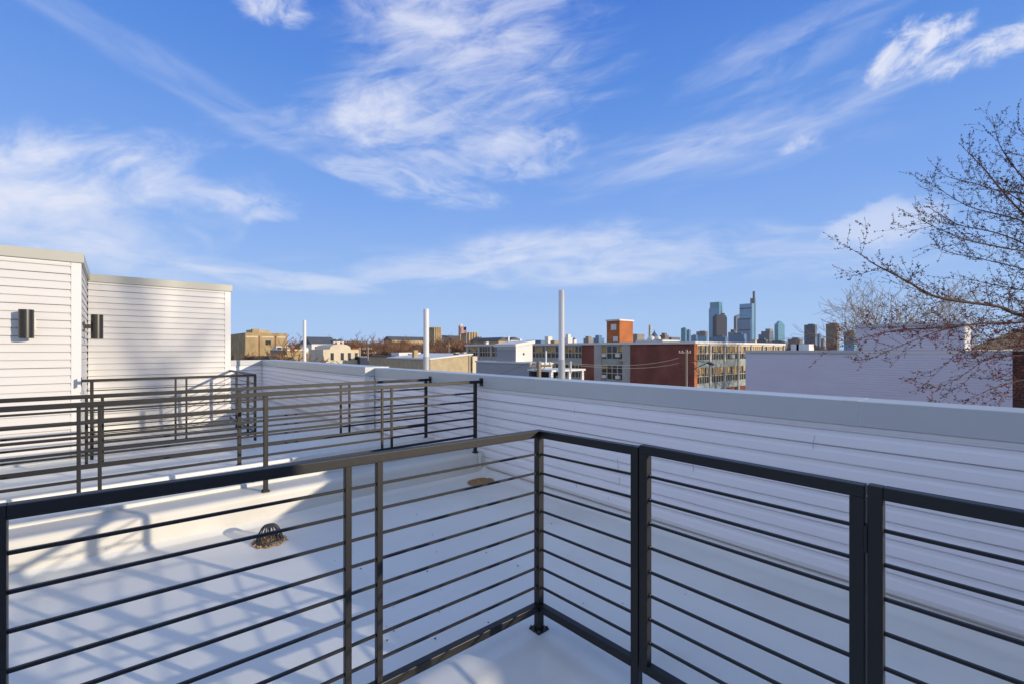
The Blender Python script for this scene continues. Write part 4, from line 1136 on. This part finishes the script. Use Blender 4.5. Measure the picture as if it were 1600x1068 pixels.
# stone stepped block
h, p, x1, L = sky_tower('office_block', 1185, 1202, 1209, 522, 'stepped stone office block left of the teal tower', T['grey'], 3000)
sub(h, 'setback', T['grey'], 1202.5, 1208.5, 522, 517, 3000, p.y + 5, p.y + L * .85)
sub(h, 'setback', T['stone'], 1203, 1208, 517, 513, 3000, p.y + 12, p.y + L * .6)
def plain(px0, px1, py, d_, m, label, frac=.75, top=None, name='office_block'):
    pc = px0 + (px1 - px0) * frac
    p = at(pc, py, d_); L = left_face(pc, px0, d_); x1 = on_y(px1, p.y)[0]
    h = thing(name, (p.x, p.y, G), label, 'office block')
    MB().box(p.x, x1, p.y, p.y + L, G, p.z).build('shaft', m, h)
    MB().box(p.x + (x1 - p.x) * .2, x1 - (x1 - p.x) * .2, p.y + L * .2, p.y + L * .7, p.z + .05, p.z + (top or 4)).build('rooftop_plant', T['grey'], h)
    return h
plain(1064, 1073, 512.5, 2800, T['teal'], 'teal glass office block at the left end of the tower cluster')
plain(1072.3, 1079.5, 515.5, 2850, T['steel'], 'blue shoulder block stuck to the teal office block', .6)
plain(1079.8, 1090, 523.5, 2600, T['steel'], 'low slate blue block between the teal and brown ones')
plain(1088, 1106, 517.5, 3000, T['brown'], 'brown flat block left of the square glass skyscraper', .8)
plain(1090, 1106.5, 524.5, 2300, T['blue'], 'pale blue low slab in front of the brown flat block', .85)
plain(1108, 1138, 526, 1500, T['steel'], 'long low grey slab at the foot of the plum skyscraper', .85)
plain(1137.5, 1152, 518.5, 2500, T['stone'], 'stone block with a little pediment between plum and tallest towers', .8, 14)
plain(1139, 1166.5, 521.5, 1600, T['steel'], 'slate block with a lit end below the tallest tower', .85)
plain(1182, 1200, 530, 1500, T['grey'], 'low grey block under the stepped stone office block')
plain(1196, 1232, 533.5, 1400, T['grey'], 'broad low dark block stretching under the teal tower', .85)
plain(1230.5, 1254, 529.5, 1700, T['brown'], 'low brown block halfway to the grey slab tower', .8, 6)
plain(1256.5, 1276.5, 507, 1500, T['grey'], 'grey slab tower with a lit white edge, left of the apartment trio', .85, 3, 'apartment_tower')
plain(1276.8, 1283, 521.5, 1700, T['steel'], 'narrow blue tower wedged beside the grey slab tower', .6, 2)
plain(1282.5, 1289.5, 529, 1600, T['stone'], 'short pale tower between the two slab towers', .6, 2)
plain(1290.5, 1311.5, 505.5, 1400, T['brown'], 'brown slab apartment tower behind the outer tree twigs', .82, 3, 'apartment_tower')
plain(1318.5, 1338.5, 517, 1350, T['blue'], 'pale teal apartment tower just left of the raised pale wall', .8, 3, 'apartment_tower')

# ------------------------------------------------------------------ trees
def rot(v, axis, ang): return Matrix.Rotation(ang, 3, axis) @ v
def grow(mb, twigs, q, pos, d, length, rad, level, n_child, spread, up, wig=.12, tips=None, segs=5, minr=.006, ratio=.62):
    pts = [pos.copy()]; rads = [rad]; p = pos.copy(); dv = d.normalized()
    for k in range(segs):
        dv = (dv + Vector((q.uniform(-wig, wig), q.uniform(-wig, wig), q.uniform(-wig, wig) + up * .12))).normalized()
        p = p + dv * (length / segs); pts.append(p.copy()); rads.append(max(minr, rad * (1 - .72 * (k + 1) / segs)))
    (mb if level > 0 else twigs).tube(pts, rads, 6 if rad > .08 else (4 if rad > .02 else 3), cap=False)
    if tips is not None and level == 0: tips.append(pts)
    if level <= 0: return
    for c in range(n_child):
        f = .25 + .75 * (c + q.random()) / n_child
        k = min(segs - 1, int(f * segs)); base = pts[k].lerp(pts[k + 1], f * segs - k)
        tang = (pts[k + 1] - pts[k]).normalized()
        ax = tang.cross(Vector((q.uniform(-1, 1), q.uniform(-1, 1), q.uniform(-1, 1)))).normalized()
        nd = rot(tang, ax, R(q.uniform(*spread)))
        grow(mb, twigs, q, base, nd, length * ratio * q.uniform(.75, 1.15), max(minr, rads[k] * .55), level - 1, n_child, spread, up, wig * 1.15, tips, max(3, segs - 1), minr, ratio)

def bare_tree(name, loc, height, label, seed, group, bark, twig, level=3, n=6, trunk_r=.22, split=.3, spread=(18, 52), twig_minr=.02, ratio=.62):
    q = random.Random(seed); o = thing(name, loc, label, 'tree', group)
    trunk = MB(); tw = MB(); base = Vector(loc)
    top = base + Vector((q.uniform(-.4, .4), q.uniform(-.4, .4), height * split))
    trunk.tube([base, base.lerp(top, .5) + Vector((.1, -.05, 0)), top], [trunk_r * 1.25, trunk_r, trunk_r * .85], 8, cap=False)
    nl = 6
    for k in range(nl):
        a = 6.283 * (k + q.random() * .6) / nl; el = R(q.uniform(38, 78))
        dv = Vector((math.cos(a) * math.cos(el), math.sin(a) * math.cos(el), math.sin(el)))
        grow(trunk, tw, q, top - Vector((0, 0, q.random() * height * .05)), dv, height * .46, trunk_r * .5, level, n, spread, .6, .19, None, 6, twig_minr, ratio)
    trunk.build('trunk', bark, o); tw.build('crown', twig, o)
    return o
# bare sycamore behind the pale stepped house
sp_ = at(1405, 505, 64)
syc = bare_tree('sycamore_tree', (sp_.x, sp_.y, G), zat(455, 64) - G, 'pale bare sycamore tree spreading behind the raised pale wall', 5, None, M['bark_tan'], M['twig_tan'], 3, 6, .42, .40, (24, 66), .018, .62)
syc.scale = (1.3, 1.3, .97)
sp_ = at(1560, 520, 60)
bare_tree('sycamore_tree', (sp_.x, sp_.y, G), zat(478, 60) - G, 'smaller pale bare tree behind the brown shingle roof', 15, None, M['bark_tan'], M['twig_tan'], 3, 5, .3, .42, (20, 55), .016, .6)
# brown winter trees in front of the castle: three kinds, copied
kinds = [bare_tree('winter_tree', (0, 0, G), 12, 'placeholder', 40 + k, 'bare brown winter trees below the castle', M['bark_far'], M['twig_brown'], 3, 7, .22, .14, (24, 66), .055, .66) for k in range(3)]
spots = [(394, 545, 190), (407, 541, 230), (428, 538, 240), (455, 531, 260), (470, 533, 240), (484, 532, 250), (545, 536, 240), (556, 533, 220), (567, 535, 230), (578, 532, 210), (588, 531, 235), (598, 534, 200),
         (608, 537, 240), (618, 534, 215), (630, 537, 205), (640, 538, 225), (650, 539, 200), (660, 541, 230), (692, 534, 190), (702, 529, 215), (712, 533, 195), (722, 535, 205), (735, 540, 230), (612, 540, 160), (640, 543, 165), (662, 545, 150), (690, 542, 155), (418, 551, 120), (396, 552, 115), (372, 548, 190), (478, 548, 82), (1262, 536, 700), (1246, 538, 650), (525, 533, 260), (538, 532, 270), (550, 531, 280), (572, 529, 290), (604, 530, 285), (622, 531, 280), (636, 533, 270), (652, 535, 275), (668, 536, 260), (684, 529, 265), (698, 527, 270), (716, 530, 268), (728, 536, 255), (440, 533, 280), (372, 541, 240), (584, 538, 170), (628, 540, 175), (706, 538, 165)]
where = ['beside the white penthouse', 'in front of the brick warehouse', 'right of the brick warehouse', 'left of the thin pipe', 'at the thin pipe', 'right of the thin pipe', 'over the curved gable', 'right of the curved gable', 'left of the double armed pole', 'at the double armed pole',
         'over the dark slate house', 'over the blue grey house, tall', 'over the blue grey house, low', 'between the grey and tan houses', 'over the low tan house', 'over the tan house skylight', 'over the tan house, right side', 'left of the middle pipe', 'right of the middle pipe', 'round topped, left of the flag', 'under the flag', 'at the flagpole foot', 'below the gatehouse', 'close behind the grey house', 'close behind the tan house', 'close behind the middle pipe', 'close behind the stucco gable', 'low beside the small white rooftop', 'low by the penthouse corner', 'at the penthouse edge', 'against the tan side wall', 'far off by the grey slab tower', 'far off beyond the school roof',
 'second row over the cream gable', 'second row, right of the church', 'second row, left of the highest crowns', 'tall one in the second row by the pole', 'second row over the grey house', 'second row over the low tan house', 'second row left of the castle hall', 'second row under the castle hall', 'second row just left of the middle pipe', 'under the castle tower', 'tall one right of the castle tower', 'second row under the flag', 'second row by the gatehouse', 'over the warehouse roof corner', 'at the edge of the warehouse side wall', 'in front row near the dark slate house', 'in front row behind the tan house roof', 'in front row behind the stucco coping']
rq = random.Random(77)
for i, (px, py, t) in enumerate(spots):
    o = kinds[i] if i < 3 else copy_tree(kinds[i % 3])
    p = at(px, py, t); s = max(.35, (p.z - G) / 11.8)
    o.location = (p.x, p.y, G); o.scale = (s * rq.uniform(1.0, 1.35) if t < 600 else s * 2,) * 2 + (s,); o.rotation_euler = (0, 0, rq.uniform(0, 6.28))
    o['label'] = 'bare brown winter tree ' + where[i]

# budding maple leaning in from the right
mp = at(1790, 560, 10.2)
maple = thing('maple_tree', (mp.x, mp.y, G), 'budding red maple tree reaching in over the right edge', 'tree')
q = random.Random(31)
limbs_px = [
 ([(1760, 575), (1690, 520), (1640, 500), (1590, 491), (1560, 479), (1500, 471), (1455, 461), (1420, 441), (1390, 425), (1365, 412), (1345, 398), (1318, 382)], .055, 9.6, .6, -1),
 ([(1770, 560), (1680, 505), (1640, 497), (1590, 504), (1540, 505), (1500, 509), (1450, 513), (1410, 515), (1375, 521), (1345, 529), (1300, 540)], .045, 9.2, .68, -.3),
 ([(1500, 510), (1470, 516), (1430, 531), (1395, 545), (1360, 559), (1335, 563)], .016, 9.1, .58, -.5),
 ([(1640, 540), (1560, 545), (1510, 545), (1480, 566), (1455, 590), (1430, 614)], .016, 8.9, .58, -.5),
 ([(1690, 560), (1600, 555), (1545, 560), (1505, 585), (1472, 602), (1440, 606)], .018, 9.4, .58, -.3),
 ([(1700, 590), (1620, 590), (1570, 600), (1530, 615), (1500, 632)], .018, 8.6, .58, -.2),
 ([(1720, 560), (1640, 560), (1590, 575), (1560, 590), (1530, 590)], .018, 10, .58, .2),
 ([(1770, 545), (1700, 450), (1640, 372), (1590, 325), (1560, 292), (1540, 266), (1515, 241), (1499, 224)], .035, 9.5, .9, -.6),
 ([(1765, 540), (1690, 430), (1630, 370), (1600, 347), (1560, 335), (1520, 325), (1490, 310), (1462, 290), (1453, 272)], .03, 10.3, .9, .4),
 ([(1775, 535), (1710, 390), (1650, 320), (1610, 290), (1580, 255), (1560, 222), (1550, 182)], .035, 9.8, .85, .2),
 ([(1765, 545), (1690, 450), (1630, 402), (1560, 386), (1510, 375), (1465, 357), (1440, 343)], .03, 9.0, .9, -.5),
 ([(1765, 550), (1690, 470), (1620, 428), (1540, 406), (1490, 396), (1455, 385)], .028, 10.4, .85, .6),
 ([(1770, 540), (1700, 400), (1640, 330), (1600, 303), (1560, 298), (1520, 286), (1480, 276), (1463, 262)], .028, 10.0, .8, .3),
 ([(1780, 530), (1720, 370), (1660, 280), (1620, 232), (1595, 205), (1588, 190)], .035, 9.3, .9, .5),
 ([(1765, 545), (1690, 445), (1620, 392), (1560, 365), (1500, 352), (1470, 336), (1448, 322)], .028, 9.7, .85, -.2),
 ([(1770, 555), (1700, 490), (1640, 462), (1580, 450), (1530, 440), (1500, 430)], .026, 8.8, .8, .4),
 ([(1775, 540), (1710, 410), (1650, 350), (1600, 318), (1570, 300), (1545, 300)], .03, 8.7, .9, -.3),
 ([(1780, 540), (1730, 420), (1680, 340), (1640, 290), (1610, 250), (1575, 238)], .03, 10.6, .8, .2),
 ([(1775, 550), (1700, 530), (1640, 520), (1600, 530), (1570, 528), (1540, 532)], .024, 10.2, .7, .2),
 ([(1775, 560), (1700, 570), (1650, 580), (1610, 600), (1585, 620)], .022, 9.0, .7, .2),
]
tr = MB(); cr = MB(); red_buds = MB(); backlit_buds = MB()
trunk_top = mp + Vector((0, 0, .4))
tr.tube([(mp.x, mp.y, G), (mp.x + .1, mp.y, -5), (mp.x - .05, mp.y + .05, 0), tuple(trunk_top)], [.42, .33, .27, .22], 12, cap=False)
def bud(p, s):
    lowf = max(0, min(1, (3.3 - p.z) / 1.6)); buds = red_buds if q.random() < .08 + .62 * lowf else backlit_buds  # higher buds mostly take the painted backlit colour
    b = len(buds.v); a = q.random() * 6.28
    e = Vector((q.uniform(-1, 1), q.uniform(-1, 1), q.uniform(-.6, 1))).normalized(); f1 = e.orthogonal().normalized(); f2 = e.cross(f1)
    buds.v += [tuple(p - e * s), tuple(p + e * s * 1.2)] + [tuple(p + (f1 * math.cos(a + k * 2.09) + f2 * math.sin(a + k * 2.09)) * s * .75) for k in range(3)]
    for k in range(3):
        buds.f += [(b, b + 2 + k, b + 2 + (k + 1) % 3), (b + 1, b + 2 + (k + 1) % 3, b + 2 + k)]; buds.sm += [False, False]
def bud_line(pts, step=.055, prob=.85):
    for k in range(len(pts) - 1):
        a, b = pts[k], pts[k + 1]; n_ = max(1, int((b - a).length / step))
        for j in range(n_):
            if q.random() < prob:
                c = a.lerp(b, (j + q.random()) / n_)
                for _ in range(q.choice((1, 1, 2, 3))):
                    bud(c + Vector((q.uniform(-1, 1), q.uniform(-1, 1), q.uniform(-1, 1))) * .022, q.uniform(.008, .019))
    bud(pts[-1], .014)
def curve(pts, sub=4):
    out = []
    for k in range(len(pts) - 1):
        p0 = pts[max(k - 1, 0)]; p1, p2 = pts[k], pts[k + 1]; p3 = pts[min(k + 2, len(pts) - 1)]
        for j in range(sub):
            t = j / sub
            out.append(.5 * ((2 * p1) + (p2 - p0) * t + (2 * p0 - 5 * p1 + 4 * p2 - p3) * t * t + (3 * p1 - p0 - 3 * p2 + p3) * t ** 3))
    out.append(pts[-1]); return out
def twig(p, d, length, rad, lvl, up):
    segs = 5; pts = [p.copy()]; dv = d.normalized(); rads = [rad]
    for k in range(segs):
        dv = (dv + Vector((q.uniform(-.16, .16), q.uniform(-.16, .16), q.uniform(-.12, .16) + up))).normalized()
        pts.append(pts[-1] + dv * length / segs); rads.append(max(.0022, rad * (1 - .75 * (k + 1) / segs)))
    cr.tube(pts, rads, 3, cap=False)
    if lvl > 0:
        n_ = max(2, int(length / .15))
        for j in range(n_):
            f = .15 + .8 * (j + q.random()) / n_; k = min(segs - 1, int(f * segs)); b = pts[k].lerp(pts[k + 1], f * segs - k)
            tang = (pts[k + 1] - pts[k]).normalized(); ax = tang.cross(Vector((q.uniform(-1, 1), q.uniform(-1, 1), q.uniform(-1, 1)))).normalized()
            twig(b, rot(tang, ax, R(q.uniform(28, 58))), length * q.uniform(.25, .5), max(.0028, rad * .6), lvl - 1, up)
    bud_line(pts, .055 if lvl == 0 else .075)
for path, r0, t0, dens_, dz in limbs_px:
    n_ = len(path); ctrl = []
    for k, (px, py) in enumerate(path):
        f = k / (n_ - 1); ctrl.append(at(px, py, t0 + dz * f * 1.6 + q.uniform(-.08, .08)))
    if path[0][0] >= 1755: ctrl = [trunk_top + Vector((0, 0, -.3))] + ctrl[1:]
    pts = curve(ctrl); m_ = len(pts)
    r0 *= .72; rads = [max(.004, r0 * (1 - k / (m_ - 1)) ** .8) for k in range(m_)]
    cr.tube(pts, rads, 6 if r0 > .02 else 4, cap=False)
    total = sum((pts[k + 1] - pts[k]).length for k in range(m_ - 1)); acc = 0; nxt = .9 if r0 > .02 else .25
    for k in range(m_ - 1):
        seg = (pts[k + 1] - pts[k]).length; acc += seg
        while acc > nxt:
            nxt += .10 / dens_ * q.uniform(.6, 1.4); f = acc / total
            tang = (pts[k + 1] - pts[k]).normalized(); ax = tang.cross(Vector((q.uniform(-1, 1), q.uniform(-1, 1), q.uniform(-1, 1)))).normalized()
            L = q.uniform(.4, 1.25) * (1.15 - .6 * f)
            twig(pts[k].copy(), rot(tang, ax, R(q.uniform(16, 48))), L, max(.0040, rads[k] * .30), 1 if L > .4 else 0, .05)
    bud_line(pts[int(m_ * .45):], .06)
tr.build('trunk', M['bark'], maple); cr.build('crown', M['bark_red'], maple); red_buds.build('bud_cluster', M['bud'], maple); backlit_buds.build('bud_cluster', M['bud_backlit'], maple)
print('maple faces', len(cr.f), len(red_buds.f), len(backlit_buds.f))

# street tree on the sunny side whose soft shadow falls on the penthouse walls
st = Vector((.55, 10.8, 1.2)) + Vector((1, -1.95, .506)) * 30
o = bare_tree('street_tree', (st.x, st.y, G), 30.0, 'tall bare street tree behind the viewer that shades the penthouse wall', 61, None, M['bark'], M['bark_far'], 1, 5, .165, .88, (20, 50), .045, .6)

# ------------------------------------------------------------------ thin city haze
hz = bpy.data.materials.new('haze'); hz.use_nodes = True
for n_ in list(hz.node_tree.nodes): hz.node_tree.nodes.remove(n_)
ho = hz.node_tree.nodes.new('ShaderNodeOutputMaterial'); hv = hz.node_tree.nodes.new('ShaderNodeVolumePrincipled')
hv.inputs['Color'].default_value = (.80, .88, 1, 1); hv.inputs['Density'].default_value = .00003
hz.node_tree.links.new(hv.outputs[0], ho.inputs['Volume'])
tag(MB().box(-4700, 4700, -4700, 4700, -11, 460).build('haze', hz, loc=(0, 0, 0)), kind='stuff')
